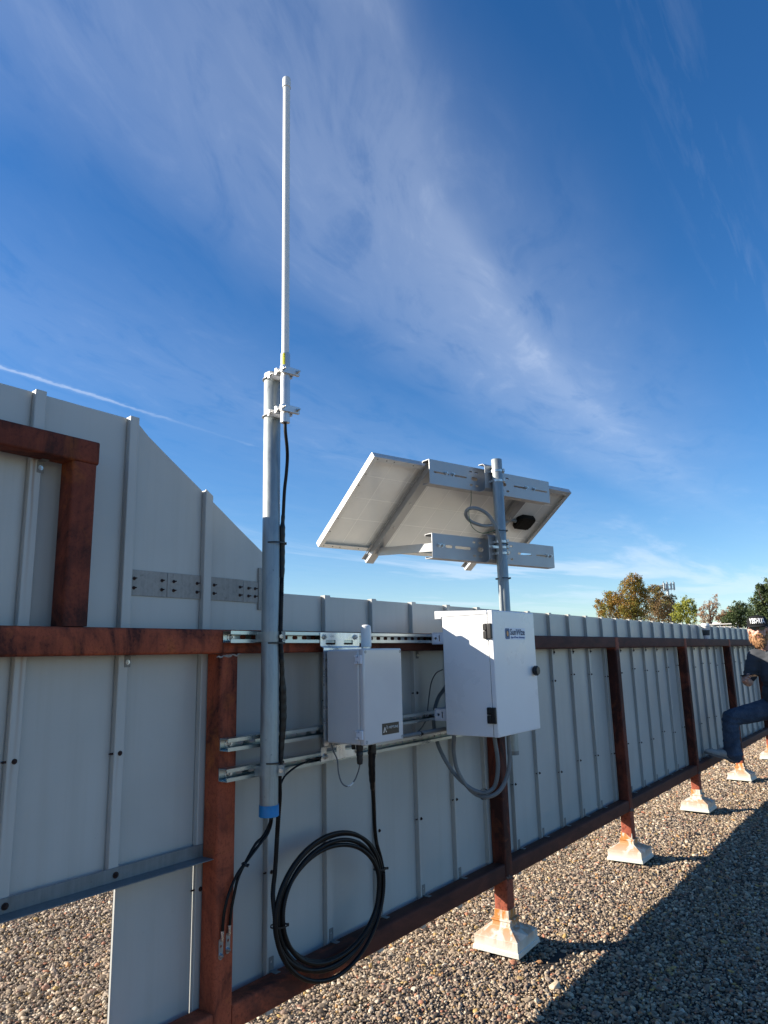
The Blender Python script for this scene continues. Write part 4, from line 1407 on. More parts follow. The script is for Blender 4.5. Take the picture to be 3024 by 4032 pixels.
az = R(105.5)
E = Vector((math.sin(az), math.cos(az), 0))
Nn = Vector((-math.cos(az), math.sin(az), 0))
tilt = R(36)
PN = Nn * math.sin(tilt) + Vector((0, 0, math.cos(tilt)))     # panel front normal
SL = Vector((0, 0, math.sin(tilt))) - Nn * math.cos(tilt)     # up-slope
P0 = Vector((QX, QY, 0))
TL = P0 + E * (-0.7475) + Nn * 0.15 + Vector((0, 0, 2.4828))
LEN, HGT = 1.595, 0.679
MP = frame(TL, E, SL, PN)
solar = thing('solar_module', 'solar panel seen from behind, tilted on aluminium channels at the pole top', 'solar panel', TL - SL * 0.7)


def pbox(mb, s0, s1, t0, t1, o0, o1):
    mb.poly_prism([MP @ Vector(p) for p in ((s0, t0, o0), (s1, t0, o0), (s1, t1, o0), (s0, t1, o0))], PN * (o1 - o0))


fr = MB()
TH = 0.035
pbox(fr, 0, LEN, -0.0022, 0, 0, TH)
pbox(fr, 0, LEN, -HGT, -HGT + 0.0022, 0, TH)
pbox(fr, 0, 0.0022, -HGT + 0.0023, -0.0023, 0, TH)
pbox(fr, LEN - 0.0022, LEN, -HGT + 0.0023, -0.0023, 0, TH)
fw = 0.028
pbox(fr, 0.0023, LEN - 0.0023, -fw, -0.0023, 0.0003, 0.0022)
pbox(fr, 0.0023, LEN - 0.0023, -HGT + 0.0023, -HGT + fw, 0.0003, 0.0022)
pbox(fr, 0.0023, fw, -HGT + fw + 0.0001, -fw - 0.0001, 0.0003, 0.0022)
pbox(fr, LEN - fw, LEN - 0.0023, -HGT + fw + 0.0001, -fw - 0.0001, 0.0003, 0.0022)
for i in range(3):     # extruded grooves on the outer sides
    o = 0.009 + 0.009 * i
    pbox(fr, 0, LEN, 0.00005, 0.0007, o, o + 0.005)
    pbox(fr, -0.0007, -0.00005, -HGT, 0, o, o + 0.005)
frm = fr.build('panel_frame', 'frame_alu', solar, smooth=False)
bs = MB()
pbox(bs, 0.0023, LEN - 0.0023, -HGT + 0.0023, -0.0023, 0.026, 0.031)
sheet = bs.build('backsheet', 'backsheet', solar, smooth=False)
gl = MB()
pbox(gl, 0.003, LEN - 0.003, -HGT + 0.003, -0.003, 0.0312, 0.0345)
simple('solar_glass', (0.012, 0.018, 0.05), 0.08, 0, 0.1, 30)
gl.build('cell_glass', 'solar_glass', solar, smooth=False)
ln = MB()
for j in (1, 2, 3):
    t_ = -0.0235 - j * 0.158 + 0.035
    t_ = [-0.148, -0.305, -0.462][j - 1]
    pbox(ln, 0.03, LEN - 0.03, t_ - 0.0014, t_ + 0.0014, 0.0256, 0.0261)
i = 0
s_ = 0.162
while s_ < LEN - 0.05:
    pbox(ln, s_ - 0.0012, s_ + 0.0012, -HGT + 0.03, -0.03, 0.0257, 0.0262)
    s_ += 0.1635
ln.build('cell_gap_lines', 'backsheet_line', sheet, smooth=False)
hl = MB()
for s0 in (0.03, 0.09, 0.14, 0.27, 1.25, 1.33):
    for tt in (-0.014, -HGT + 0.014):
        hl.lathe(MP @ Vector((s0, tt, 0.0003)), [(0.0035, 0), (0.0035, 0.0006)], 10, -PN)
for tt in (-0.12, -0.2, -0.45, -0.55):
    hl.lathe(MP @ Vector((0.014, tt, 0.0003)), [(0.0035, 0), (0.0035, 0.0006)], 10, -PN)
hl.build('frame_holes', 'dark_hole', frm, smooth=False)
# mounting rails along the slope
for s0 in (0.337, 1.150):
    rl = MB()
    slots = [rrect(0.004, 0.012, -0.70 + 0.0775 * k, -0.70 + 0.0775 * k + 0.056, 0.0038, 4) for k in range(9)]
    rl.plate([(0, -0.745), (0.018, -0.745), (0.018, 0.018), (0, 0.018)], slots, 0.0025, MP @ Matrix.Translation((s0, 0, -0.0028)))
    pbox(rl, s0 + 0.0181, s0 + 0.0206, -0.745, 0.018, -0.034, -0.0003)
    pbox(rl, s0 + 0.0207, s0 + 0.0700, -0.745, 0.018, -0.034, -0.0315)
    pbox(rl, s0 + 0.0701, s0 + 0.0726, -0.745, 0.018, -0.034, -0.0003)
    pbox(rl, s0 + 0.0727, s0 + 0.0880, -0.745, 0.018, -0.0028, -0.0003)
    rail = rl.build('mounting_rail', 'channel_alu', solar, smooth=False)
    rb = MB()
    for tt in (-0.03, -0.25, -0.44, -0.66):
        rb.lathe(MP @ Vector((s0 + 0.045, tt, -0.034)), [(0.006, 0), (0.006, 0.003), (0.003, 0.0035), (0.003, 0.006)], 8, -PN)
    rb.build('rail_bolt', 'bolt_steel', rail)
# junction box
jb = MB()
pts2 = [(1.330, -0.335), (1.350, -0.360), (1.46, -0.360), (1.482, -0.335), (1.482, -0.275), (1.46, -0.252), (1.36, -0.252), (1.330, -0.275)]
jb.poly_prism([MP @ Vector((a, b, 0.0255)) for a, b in pts2], -PN * 0.030)
simple('junction_black', (0.0035, 0.0035, 0.0035), 0.6, 0, 0.2, 30, spec=0.2)
jbx = jb.build('junction_box', 'junction_black', solar, bevel=0.003)
jl = MB()
pbox(jl, 1.35, 1.47, -0.352, -0.258, -0.0075, -0.0046)
jl.build('box_lid', 'junction_black', jbx, bevel=0.002)
MB().lathe(MP @ Vector((1.326, -0.305, 0.012)), [(0.011, 0), (0.013, 0.004), (0.013, 0.018), (0.010, 0.020), (0.010, 0.045)], 14, -E).build('cable_gland', 'grey_conduit', jbx)

# horizontal channels at the pole, with slots
def cpt(s, n, z):
    return P0 + E * s + Nn * n + Vector((0, 0, z))


def chan(z0, z1, slots, bolts):
    m = MB()
    h = z1 - z0
    m.plate(rrect(-0.430, 0.545, 0, h, 0.003, 2), slots, 0.003, frame(cpt(0, 0.085, z0), E, (0, 0, 1), Nn))
    for zz in (z0, z1 - 0.003):
        m.poly_prism([cpt(-0.430, 0.0881, zz), cpt(0.545, 0.0881, zz), cpt(0.545, 0.142, zz), cpt(-0.430, 0.142, zz)], (0, 0, 0.003))
    for zz, sg in ((z0 + 0.003, 1), (z1 - 0.003, -1)):
        za, zb = sorted((zz, zz + sg * 0.008))
        m.poly_prism([cpt(-0.430, 0.139, za), cpt(0.545, 0.139, za), cpt(0.545, 0.142, za), cpt(-0.430, 0.142, za)], (0, 0, zb - za))
    c = m.build('cross_channel', 'channel_alu', solar, bevel=0.001, seg=1)
    b = MB()
    for s in bolts:
        b.hexbolt(cpt(s, 0.0849, z0 + h * 0.53), -Nn, 0.0085, 0.009, 0.011)
    b.build('channel_bolt', 'bolt_steel', c)


def sl(a, b, c, hh):
    return rrect(a, b, c - hh, c + hh, hh * 0.98, 4)


hh = 0.1355
small = []
for sg, s0 in ((-1, -0.135), (-1, -0.09), (1, 0.115), (1, 0.16)):
    small += [sl(s0, s0 + 0.024, 0.030, 0.0055), sl(s0, s0 + 0.024, hh - 0.030, 0.0055)]
up_slots = small + [sl(-0.400, -0.290, hh / 2, 0.0045), sl(-0.275, -0.155, hh / 2, 0.0045), sl(-0.120, -0.072, hh / 2, 0.0105), sl(0.115, 0.163, hh / 2, 0.0105), sl(0.225, 0.345, hh / 2, 0.0045), sl(0.385, 0.525, hh / 2, 0.0045)]
chan(2.3675, 2.3675 + hh, up_slots, (-0.313, -0.262, 0.332, 0.40))
chan(1.9675, 1.9675 + hh - 0.003, [sl(-0.335, -0.285, hh / 2, 0.0075), sl(-0.267, -0.150, hh / 2, 0.0075)] + small + [sl(-0.10, -0.055, hh / 2, 0.0125), sl(0.115, 0.163, hh / 2, 0.0105), sl(0.225, 0.345, hh / 2, 0.0055), sl(0.385, 0.47, hh / 2, 0.0045)], (-0.385, -0.362, 0.475, 0.51))
# short saddle channels between pole and cross channel
for z0, z1 in ((2.365, 2.522), (1.962, 2.118)):
    m = MB()
    for (a, b, c_, d_) in ((-0.062, 0.062, z0 + 0.0145, z1 - 0.0145),):
        m.poly_prism([cpt(a, 0.0335, c_), cpt(b, 0.0335, c_), cpt(b, 0.0370, c_), cpt(a, 0.0370, c_)], (0, 0, d_ - c_))
    for zz, z2 in ((z0, z0 + 0.0145), (z1, z1 - 0.0145)):
        m.poly_prism([cpt(-0.062, 0.0335, z2), cpt(-0.062, 0.0370, z2), cpt(-0.062, 0.0500, zz + (0.004 if zz < z2 else -0.004)), cpt(-0.062, 0.0500, zz)], E * 0.124)
        za, zb = sorted((zz, zz + (0.0035 if zz < z2 else -0.0035)))
        m.poly_prism([cpt(-0.062, 0.0501, za), cpt(0.062, 0.0501, za), cpt(0.062, 0.0845, za), cpt(-0.062, 0.0845, za)], (0, 0, zb - za))
    m.build('pole_saddle', 'channel_alu', solar, bevel=0.001, seg=1)
    zs = (z0 + 0.052, z1 - 0.048) if z0 > 2.2 else (z0 + 0.046, z0 + 0.078, z1 - 0.046)
    for i, zz in enumerate(zs):
        m = MB()
        ring = []
        for rr_, dz in ((QR + 0.0003, -0.0065), (QR + 0.0018, -0.0065), (QR + 0.0018, 0.0065), (QR + 0.0003, 0.0065)):
            ring.append((rr_, dz))
        m.lathe((QX, QY, zz), ring + [ring[0]], 32, cap=False)
        for sg in (-1, 1):
            m.obox(P0 + E * (sg * 0.0315) + Nn * 0.018 + Vector((0, 0, zz)), E, Nn, (0, 0, 1), 0.0008, 0.0165, 0.0065)
        if len(zs) == 3 and i == 1:
            m.obox(P0 - E * 0.068 - Nn * 0.012 + Vector((0, 0, zz)), E, Nn, (0, 0, 1), 0.040, 0.0009, 0.0065)
        dv = (E * 0.75 - Nn * 0.66)
        sd = Vector((-dv.y, dv.x, 0))
        m.obox(P0 + dv * (QR + 0.006) + Vector((0, 0, zz + 0.004)), sd, dv, (0, 0, 1), 0.014, 0.0055, 0.0078)
        m.lathe(P0 + dv * (QR + 0.0065) + sd * 0.013 + Vector((0, 0, zz - 0.001)), [(0.0058, 0), (0.0058, 0.012)], 6, sd)
        m.build('hose_clamp', 'bolt_steel', solar)
# tilt legs from the lower channel to the rail ends
for s1, s0 in ((-0.395, 0.382 - 0.7475), (0.50, 1.195 - 0.7475)):
    m = MB()
    a = cpt(s1, 0.105, 2.030)
    b = cpt(s0, 0.655, 2.0785)
    d = (b - a).normalized()
    sd = d.cross(Vector((0, 0, 1))).normalized()
    upv = sd.cross(d)
    L_ = (b - a).length
    m.obox((a + b) / 2, d, sd, upv, L_ / 2, 0.0015, 0.022)
    m.obox((a + b) / 2 + sd * 0.0125 + upv * 0.0205, d, sd, upv, L_ / 2, 0.0108, 0.0014)
    m.obox((a + b) / 2 + sd * 0.0125 - upv * 0.0205, d, sd, upv, L_ / 2, 0.0108, 0.0014)
    m.build('tilt_leg', 'channel_alu', solar, smooth=False)

cond = thing('cable_conduit', 'grey conduit strapped up the pole and looping to the panel junction box', 'conduit', (3.41, 1.80, 1.65))
lp = [(3.39, 1.792, 1.62), (3.392, 1.795, 1.75), (3.402, 1.80, 1.834), (3.404, 1.80, 1.889), (3.412, 1.80, 1.954), (3.414, 1.795, 2.019), (3.402, 1.79, 2.057), (3.377, 1.785, 2.099), (3.359, 1.785, 2.127), (3.346, 1.79, 2.151), (3.318, 1.80, 2.189), (3.278, 1.81, 2.212), (3.237, 1.83, 2.226), (3.221, 1.86, 2.229), (3.230, 1.89, 2.219), (3.277, 1.92, 2.204), (3.37, 1.95, 2.193), (3.486, 1.97, 2.192), (3.617, 1.99, 2.203)]
jend = MP @ Vector((1.285, -0.305, 0.012))
lp += [tuple(Vector((3.617, 1.99, 2.203)).lerp(jend, 0.5) + Vector((0, 0, -0.006))), tuple(jend)]
mm = MB()
corrugated(mm, lp, 0.0095, pitch=0.0075, amp=0.0004, seg=12)
mm.build('conduit_body', 'grey_conduit', cond)
tie_at(3.457, 1.815, 2.128, 0.0375, cond, out=(0.1, -1, 0))
tie_at(3.457, 1.815, 1.868, 0.0395, cond, out=(0.1, -1, 0))
tie_at(3.457, 1.815, 2.055, 0.0375, cond, out=(0.8, -0.5, 0))
t = thing('green_wire', 'thin green earth wire drooping beneath the upper solar panel channel', 'wire', (3.26, 1.83, 2.10))
MB().tube(spline([(3.396, 1.95, 2.37), (3.310, 1.905, 2.28), (3.188, 1.85, 2.207), (3.179, 1.84, 2.145), (3.214, 1.84, 2.115), (3.263, 1.83, 2.099), (3.296, 1.81, 2.10), (3.342, 1.79, 2.116), (3.40, 1.785, 2.130)], 0.008), 0.0018, 8).build('jacket', 'green_wire', t)

# ------------------------------------------------------------------ paper cup on the rail
cup = thing('paper_cup', 'white paper coffee cup with dark sleeve standing on the top rail', 'cup', (8.24, 1.934, 1.5715))
MB().lathe((8.24, 1.934, 1.5715), [(0.027, 0), (0.0275, 0.002), (0.0405, 0.132), (0.0420, 0.134), (0.0405, 0.136)], 28).build('cup_body', 'cup_white', cup)
MB().lathe((8.24, 1.934, 1.608), [(0.0318, 0), (0.0335, 0.0), (0.0390, 0.056), (0.0375, 0.056)], 28).build('cup_sleeve', 'cup_sleeve', cup)
MB().lathe((8.24, 1.934, 1.7045), [(0.0435, 0), (0.0445, 0.002), (0.0440, 0.012), (0.0400, 0.015), (0.0390, 0.027), (0.0360, 0.030), (0.0340, 0.024), (0.0, 0.024)], 28).build('cup_lid', 'cup_white', cup)


# ------------------------------------------------------------------ the man
def remeshed(name, prims, mat, parent, voxel=0.010, smooth_it=6, loc=None):
    """one continuous skin over overlapping limbs: every prim is a list of (point, radius) or (centre, (rx, ry, rz), matrix)"""
    bm = bmesh.new()
    for pr_ in prims:
        if pr_[0] == 'chain':
            pts = pr_[1]
            for (p, r) in pts:
                bmesh.ops.create_icosphere(bm, subdivisions=2, radius=r, matrix=Matrix.Translation(p))
            for (a, ra), (b, rb) in zip(pts, pts[1:]):
                a, b = Vector(a), Vector(b)
                d = (b - a)
                if d.length < 1e-5:
                    continue
                q = d.to_track_quat('Z', 'Y').to_matrix().to_4x4()
                q.translation = (a + b) / 2
                bmesh.ops.create_cone(bm, cap_ends=True, segments=18, radius1=ra, radius2=rb, depth=d.length, matrix=q)
        else:
            _, c, rad, rot = pr_
            m = rot.to_4x4()
            m.translation = Vector(c)
            bmesh.ops.create_icosphere(bm, subdivisions=3, radius=1.0, matrix=m @ Matrix.Diagonal((rad[0], rad[1], rad[2], 1)))
    me = bpy.data.meshes.new(name)
    bm.to_mesh(me)
    bm.free()
    o = bpy.data.objects.new(name, me)
    COL.objects.link(o)
    rm = o.modifiers.new('r', 'REMESH')
    rm.mode = 'VOXEL'
    rm.voxel_size = voxel
    sm = o.modifiers.new('s', 'SMOOTH')
    sm.factor = 0.5
    sm.iterations = smooth_it
    dg = bpy.context.evaluated_depsgraph_get()
    me2 = bpy.data.meshes.new_from_object(o.evaluated_get(dg))
    o.modifiers.clear()
    o.data = me2
    me2.name = name
    me2.transform(Matrix.Translation(-rootloc(parent)))
    me2.materials.clear()
    me2.materials.append(MATS[mat])
    me2.polygons.foreach_set('use_smooth', [True] * len(me2.polygons))
    o.parent = parent
    return o


man = thing('person', 'bearded man in dark polo and jeans resting a foot on the rail', 'person', (8.03, 1.18, 0))
F = Vector((-0.985, -0.17, 0)).normalized()      # he faces the camera
Rt = Vector((-0.17, 0.985, 0)).normalized()      # his right hand side
UZ = Vector((0, 0, 1))
HC = Vector((7.915, 1.372, 1.640))                # head centre


def hp(r, f, u):
    return HC + Rt * r + F * f + UZ * u


HR = Matrix((Rt, F, UZ)).transposed()
pel = Vector((8.03, 1.245, 0.93))
che = Vector((8.00, 1.235, 1.27))
shR = Vector((7.945, 1.435, 1.385))
shL = Vector((8.045, 1.035, 1.385))
elR = Vector((7.905, 1.515, 1.135))
wrR = Vector((7.690, 1.500, 1.150))
elL = Vector((8.06, 0.955, 1.11))
wrL = Vector((7.84, 1.02, 1.10))
hipR, kneR, ankR = Vector((8.00, 1.345, 0.885)), Vector((7.815, 1.700, 0.795)), Vector((7.800, 1.715, 0.455))
hipL, kneL, ankL = Vector((8.06, 1.155, 0.90)), Vector((8.03, 1.120, 0.50)), Vector((8.07, 1.085, 0.085))


def hand(wr, fwd, side, palm_dn, curl=1.0):
    """palm, four unequal bent fingers and a thumb leaving the palm's side"""
    fwd, side, dn = fwd.normalized(), side.normalized(), palm_dn.normalized()
    out = [('chain', [(wr, 0.026), (wr + fwd * 0.035, 0.028), (wr + fwd * 0.075, 0.027)]),
           ('chain', [(wr + fwd * 0.075 + side * 0.026, 0.016), (wr + fwd * 0.080 - side * 0.026, 0.015)]),
           ('chain', [(wr + fwd * 0.03 + side * 0.022, 0.018), (wr + fwd * 0.03 - side * 0.020, 0.017)])]
    for i, (sd, ln) in enumerate(((0.036, 0.92), (0.0125, 1.0), (-0.0115, 0.94), (-0.034, 0.76))):
        k = wr + fwd * 0.085 + side * sd
        a = k + fwd * 0.034 * ln + dn * 0.012 * curl
        b = a + fwd * 0.012 * ln + dn * 0.026 * ln * curl - fwd * 0.004 * curl
        c = b - fwd * 0.014 * curl + dn * 0.014 * ln
        out.append(('chain', [(k, 0.0090), (a, 0.0082), (b, 0.0076), (c, 0.0070)]))
    k = wr + fwd * 0.030 + side * 0.030
    out.append(('chain', [(k, 0.014), (k + fwd * 0.026 + side * 0.016 + dn * 0.010, 0.0115), (k + fwd * 0.052 + side * 0.012 + dn * 0.022, 0.0095)]))
    return out


head = [('ell', hp(0, -0.012, 0.028), (0.079, 0.100, 0.098), HR),
        ('ell', hp(0, 0.018, -0.045), (0.064, 0.076, 0.075), HR),
        ('ell', hp(0, 0.080, -0.012), (0.013, 0.020, 0.024), HR),
        ('ell', hp(0, 0.090, -0.022), (0.016, 0.015, 0.012), HR),
        ('ell', hp(0, 0.074, 0.026), (0.052, 0.018, 0.012), HR),
        ('ell', hp(0.038, 0.060, -0.022), (0.024, 0.022, 0.020), HR),
        ('ell', hp(-0.038, 0.060, -0.022), (0.024, 0.022, 0.020), HR),
        ('ell', hp(0, 0.080, -0.062), (0.026, 0.012, 0.008), HR),
        ('ell', hp(0.083, -0.012, -0.010), (0.011, 0.020, 0.032), HR),
        ('ell', hp(-0.083, -0.012, -0.010), (0.011, 0.020, 0.032), HR)]
nb = Vector((7.972, 1.270, 1.405))
body_p = head + [('chain', [(hp(0, -0.018, -0.07), 0.058), (nb, 0.062)]),
                 ('chain', [(nb, 0.07), (che, 0.145), (pel, 0.135)]),
                 ('chain', [(shR, 0.058), (elR, 0.042), (Vector(elR).lerp(wrR, 0.4), 0.041), (wrR, 0.029)]),
                 ('chain', [(shL, 0.058), (elL, 0.042), (Vector(elL).lerp(wrL, 0.4), 0.041), (wrL, 0.029)]),
                 ('chain', [(nb, 0.06), (shR, 0.05)]), ('chain', [(nb, 0.06), (shL, 0.05)]),
                 ('chain', [(pel, 0.12), (hipR, 0.08), (kneR, 0.052), (ankR, 0.038), (ankR + Vector((0, 0, -0.04)), 0.036)]),
                 ('chain', [(pel, 0.12), (hipL, 0.08), (kneL, 0.052), (ankL, 0.038)])]
hd_f = (Vector((7.60, 1.485, 1.190)) - wrR).normalized()
body_p += hand(wrR, hd_f, Vector((0.1, -0.6, 0.75)), Vector((-0.35, -0.75, -0.25)), 1.0)
body_p += hand(wrL, Vector((-0.8, 0.45, 0.05)), Vector((0.2, 0.2, 0.9)), Vector((0.3, 0.7, -0.3)), 0.8)
remeshed('body', body_p, 'skin', man, 0.0046, 3)

# polo shirt
polo = [('chain', [(nb - UZ * 0.035, 0.086), (nb - UZ * 0.065, 0.118)]),
        ('ell', che + UZ * 0.05 + F * 0.005, (0.205, 0.128, 0.155), HR),
        ('ell', che - UZ * 0.08 + F * 0.022, (0.188, 0.150, 0.17), HR),
        ('ell', pel + UZ * 0.09 + F * 0.024, (0.188, 0.158, 0.15), HR),
        ('ell', pel + UZ * 0.015 + F * 0.012, (0.184, 0.150, 0.075), HR),
        ('chain', [(nb - UZ * 0.045, 0.080), (shR + UZ * 0.0, 0.073)]),
        ('chain', [(nb - UZ * 0.045, 0.080), (shL + UZ * 0.0, 0.073)]),
        ('chain', [(shR, 0.073), (shR.lerp(elR, 0.45), 0.069), (shR.lerp(elR, 0.72), 0.066)]),
        ('chain', [(shL, 0.073), (shL.lerp(elL, 0.45), 0.069), (shL.lerp(elL, 0.72), 0.066)])]
shirt = remeshed('polo_shirt', polo, 'polo_cloth', man, 0.010, 5)
cl_m = MB()
for k in range(-9, 10):
    pass
ccol = []
for a in range(-150, 151, 10):
    rr_ = 0.080
    p = nb + UZ * 0.035 + Rt * (rr_ * math.sin(R(a))) + F * (rr_ * 0.95 * math.cos(R(a)) - 0.002) - UZ * (0.030 * (math.cos(R(a)) + 1) / 2)
    ccol.append(p)
# collar: open at the front
front = [nb + UZ * 0.046 + Rt * (0.082 * math.cos(R(a))) + F * (0.080 * math.sin(R(a))) - UZ * (0.034 * max(0, math.sin(R(a)))) for a in range(70, -251, -10)]
prev = None
for p in front:
    rad = (p - nb)
    rad.z = 0
    rad.normalize()
    cur = (cl_m.bm.verts.new(p - rad * 0.004 + UZ * 0.012), cl_m.bm.verts.new(p + rad * 0.022 - UZ * 0.030))
    if prev:
        cl_m.bm.faces.new((prev[0], cur[0], cur[1], prev[1]))
    prev = cur
cl_m.build('collar', 'polo_cloth', shirt, solid=0.006)
us = MB()
us.poly_prism([nb + F * 0.062 + UZ * 0.040 - Rt * 0.034, nb + F * 0.062 + UZ * 0.040 + Rt * 0.034, nb + F * 0.098 - UZ * 0.020 + Rt * 0.004, nb + F * 0.098 - UZ * 0.020 - Rt * 0.004], F * 0.006)
us.build('undershirt', 'undershirt', man)
bt = MB()
for i in range(3):
    bt.lathe(che + F * (0.128 - 0.002 * i) + UZ * (0.115 - 0.045 * i) + Rt * 0.012, [(0.006, 0), (0.006, 0.004)], 10, F)
bt.build('shirt_buttons', 'black_plastic', shirt)
# small chest emblem on his left breast
place = frame(che + F * 0.132 - Rt * 0.075 + UZ * 0.075, -Rt, UZ, F)
bm_ = text_mesh('R', 0.018, 0.022, bold=0.01, thick=0.002)
mb_ = MB()
mb_.bm.free()
mb_.bm = bm_
bmesh.ops.transform(bm_, matrix=place, verts=bm_.verts)
mb_.build('chest_emblem', 'sticker_white', shirt, smooth=False)

# jeans
jn = [('ell', pel - UZ * 0.005, (0.172, 0.138, 0.10), HR),
      ('chain', [(pel - UZ * 0.03, 0.135), (hipR, 0.105), (hipR.lerp(kneR, 0.5), 0.094), (kneR, 0.077), (kneR.lerp(ankR, 0.35), 0.078), (kneR.lerp(ankR, 0.75), 0.078), (ankR + Vector((0, -0.01, -0.005)), 0.084)]),
      ('chain', [(pel - UZ * 0.03, 0.135), (hipL, 0.105), (hipL.lerp(kneL, 0.5), 0.092), (kneL, 0.073), (kneL.lerp(ankL, 0.5), 0.072), (ankL + Vector((0, 0, 0.01)), 0.076)])]
jeans = remeshed('jeans', jn, 'denim', man, 0.009, 5)


def folds(o, amp, spots):
    """soft creases gathered at the joints"""
    off = rootloc(man)
    for v in o.data.vertices:
        w_ = Vector(v.co) + off
        k = 0.35
        for c, r in spots:
            k += math.exp(-((w_ - c).length / r) ** 2)
        n_ = noise.noise(Vector((w_.x * 9, w_.y * 9, w_.z * 30))) + 0.6 * noise.noise(Vector((w_.x * 22 + w_.z * 14, w_.y * 22, w_.z * 40)))
        v.co += v.normal * (n_ * amp * min(k, 1.4))


folds(jeans, 0.009, [(kneR, 0.14), (ankR, 0.16), (hipR, 0.16), (kneL, 0.14), (ankL, 0.16), (pel - UZ * 0.08, 0.15)])
folds(shirt, 0.007, [(shR.lerp(elR, 0.4), 0.12), (pel + UZ * 0.1, 0.2), (che - UZ * 0.12 + F * 0.1, 0.2)])


def shoe(heel, toe, upv, par):
    d = (toe - heel)
    L_ = d.length
    d = d.normalized()
    sd = d.cross(upv).normalized()
    upv = sd.cross(d)
    rot = Matrix((d, sd, upv)).transposed()
    c = lambda t_, u_: heel + d * (L_ * t_) + upv * u_
    up_ = [('ell', c(0.20, 0.050), (0.062, 0.040, 0.045), rot), ('ell', c(0.42, 0.045), (0.085, 0.043, 0.040), rot),
           ('ell', c(0.70, 0.034), (0.080, 0.047, 0.030), rot), ('ell', c(0.84, 0.028), (0.048, 0.041, 0.024), rot),
           ('chain', [(c(0.22, 0.06), 0.042), (c(0.22, 0.085), 0.043)])]
    s_ = remeshed('shoe', up_, 'shoe_cloth', par, 0.0065, 4)
    m = MB()
    out = []
    for t_, w in ((0.0, 0.022), (0.03, 0.032), (0.15, 0.040), (0.4, 0.037), (0.62, 0.046), (0.8, 0.045), (0.93, 0.032), (1.0, 0.012)):
        out.append((t_, w))
    ring = [heel + d * (L_ * t_) + sd * w for t_, w in out] + [heel + d * (L_ * t_) - sd * w for t_, w in reversed(out)]
    m.poly_prism(ring, upv * 0.024)
    m.build('sole', 'shoe_sole', s_, bevel=0.004)
    lc = MB()
    for i in range(4):
        a = c(0.40 + 0.075 * i, 0.083 - 0.010 * i)
        lc.tube([a - sd * 0.02 - upv * 0.004, a + upv * 0.003, a + sd * 0.02 - upv * 0.004], 0.003, 6)
    lc.build('laces', 'cup_white', s_)
    return s_


shoe(Vector((7.790, 1.672, 0.380)), Vector((7.712, 1.955, 0.462)), UZ, man)
shoe(Vector((8.14, 1.09, 0.012)), Vector((7.86, 1.07, 0.012)), UZ, man)

# beard, cap, sunglasses
def beard_mesh():
    pr_ = [('ell', hp(0, 0.028, -0.105), (0.068, 0.070, 0.046), HR), ('ell', hp(0, 0.040, -0.125), (0.054, 0.054, 0.042), HR),
           ('ell', hp(0, 0.046, -0.152), (0.036, 0.036, 0.026), HR),
           ('ell', hp(0.062, 0.012, -0.078), (0.020, 0.046, 0.042), HR), ('ell', hp(-0.062, 0.012, -0.078), (0.020, 0.046, 0.042), HR), ('ell', hp(0.074, -0.022, -0.030), (0.012, 0.020, 0.040), HR), ('ell', hp(-0.074, -0.022, -0.030), (0.012, 0.020, 0.040), HR),
           ('chain', [(hp(0.034, 0.078, -0.066), 0.011), (hp(0.018, 0.091, -0.046), 0.011), (hp(0, 0.095, -0.043), 0.009), (hp(-0.018, 0.091, -0.046), 0.011), (hp(-0.034, 0.078, -0.066), 0.011)])]
    o = remeshed('beard', pr_, 'beard_hair', man, 0.007, 3)
    me = o.data
    for v in me.vertices:
        w_ = Vector(v.co) + rootloc(man)
        v.co += v.normal * (noise.noise(w_ * 55) * 0.006 + noise.noise(w_ * 120) * 0.003)
    # a few tufts so the edge is not smooth
    h = MB()
    rnd = random.Random(5)
    for i in range(420):
        v = me.vertices[rnd.randrange(len(me.vertices))]
        p = Vector(v.co) + rootloc(man)
        n_ = Vector(v.normal)
        d = (n_ * 0.6 - UZ * 0.75 + Vector((rnd.uniform(-.3, .3), rnd.uniform(-.3, .3), 0))).normalized()
        l_ = rnd.uniform(0.010, 0.022)
        h.tube([p, p + d * l_ * 0.6, p + d * l_ - UZ * 0.003], [0.0028, 0.002, 0.0006], 4)
    h.build('beard_tufts', 'beard_hair', o)
    return o


beard_mesh()
mo = MB()
mo.poly_prism([hp(-0.020, 0.0935, -0.064), hp(0.020, 0.0935, -0.064), hp(0.015, 0.0945, -0.070), hp(-0.015, 0.0945, -0.070)], F * 0.003)
simple('lip', (0.30, 0.10, 0.08), 0.5, 0, 0.1, 50)
mo.build('mouth', 'lip', man)
cp = MB()
RIM = 0.046
prof = [(1.0, 0.0), (1.03, 0.014), (1.025, 0.040), (0.98, 0.062), (0.84, 0.080), (0.55, 0.090), (0.2, 0.093), (0.0, 0.0935)]
rings = []
for sR, u_ in prof:
    rings.append([cp.bm.verts.new(hp(0.089 * sR * math.cos(a), -0.010 + 0.110 * sR * math.sin(a), RIM + u_ - 0.012 * (1 - math.sin(a)) * 0.5)) for a in [2 * math.pi * k / 36 for k in range(36)]])
for A_, B_ in zip(rings, rings[1:]):
    for k in range(36):
        cp.bm.faces.new((A_[k], A_[(k + 1) % 36], B_[(k + 1) % 36], B_[k]))
cap = cp.build('baseball_cap', 'cap_cloth', man, angle=60, solid=0.004)
br_ = MB()
inner, outer_ = [], []
for k in range(19):
    a = R(12 + 156 * k / 18)
    inner.append(hp(0.088 * math.cos(a), -0.010 + 0.106 * math.sin(a), RIM + 0.004))
    oo = math.sin(math.pi * k / 18)
    outer_.append(hp(0.107 * math.cos(a), -0.008 + 0.106 * math.sin(a) + 0.072 * oo ** 0.7, RIM - 0.016 - 0.006 * oo))
vi = [br_.bm.verts.new(p) for p in inner]
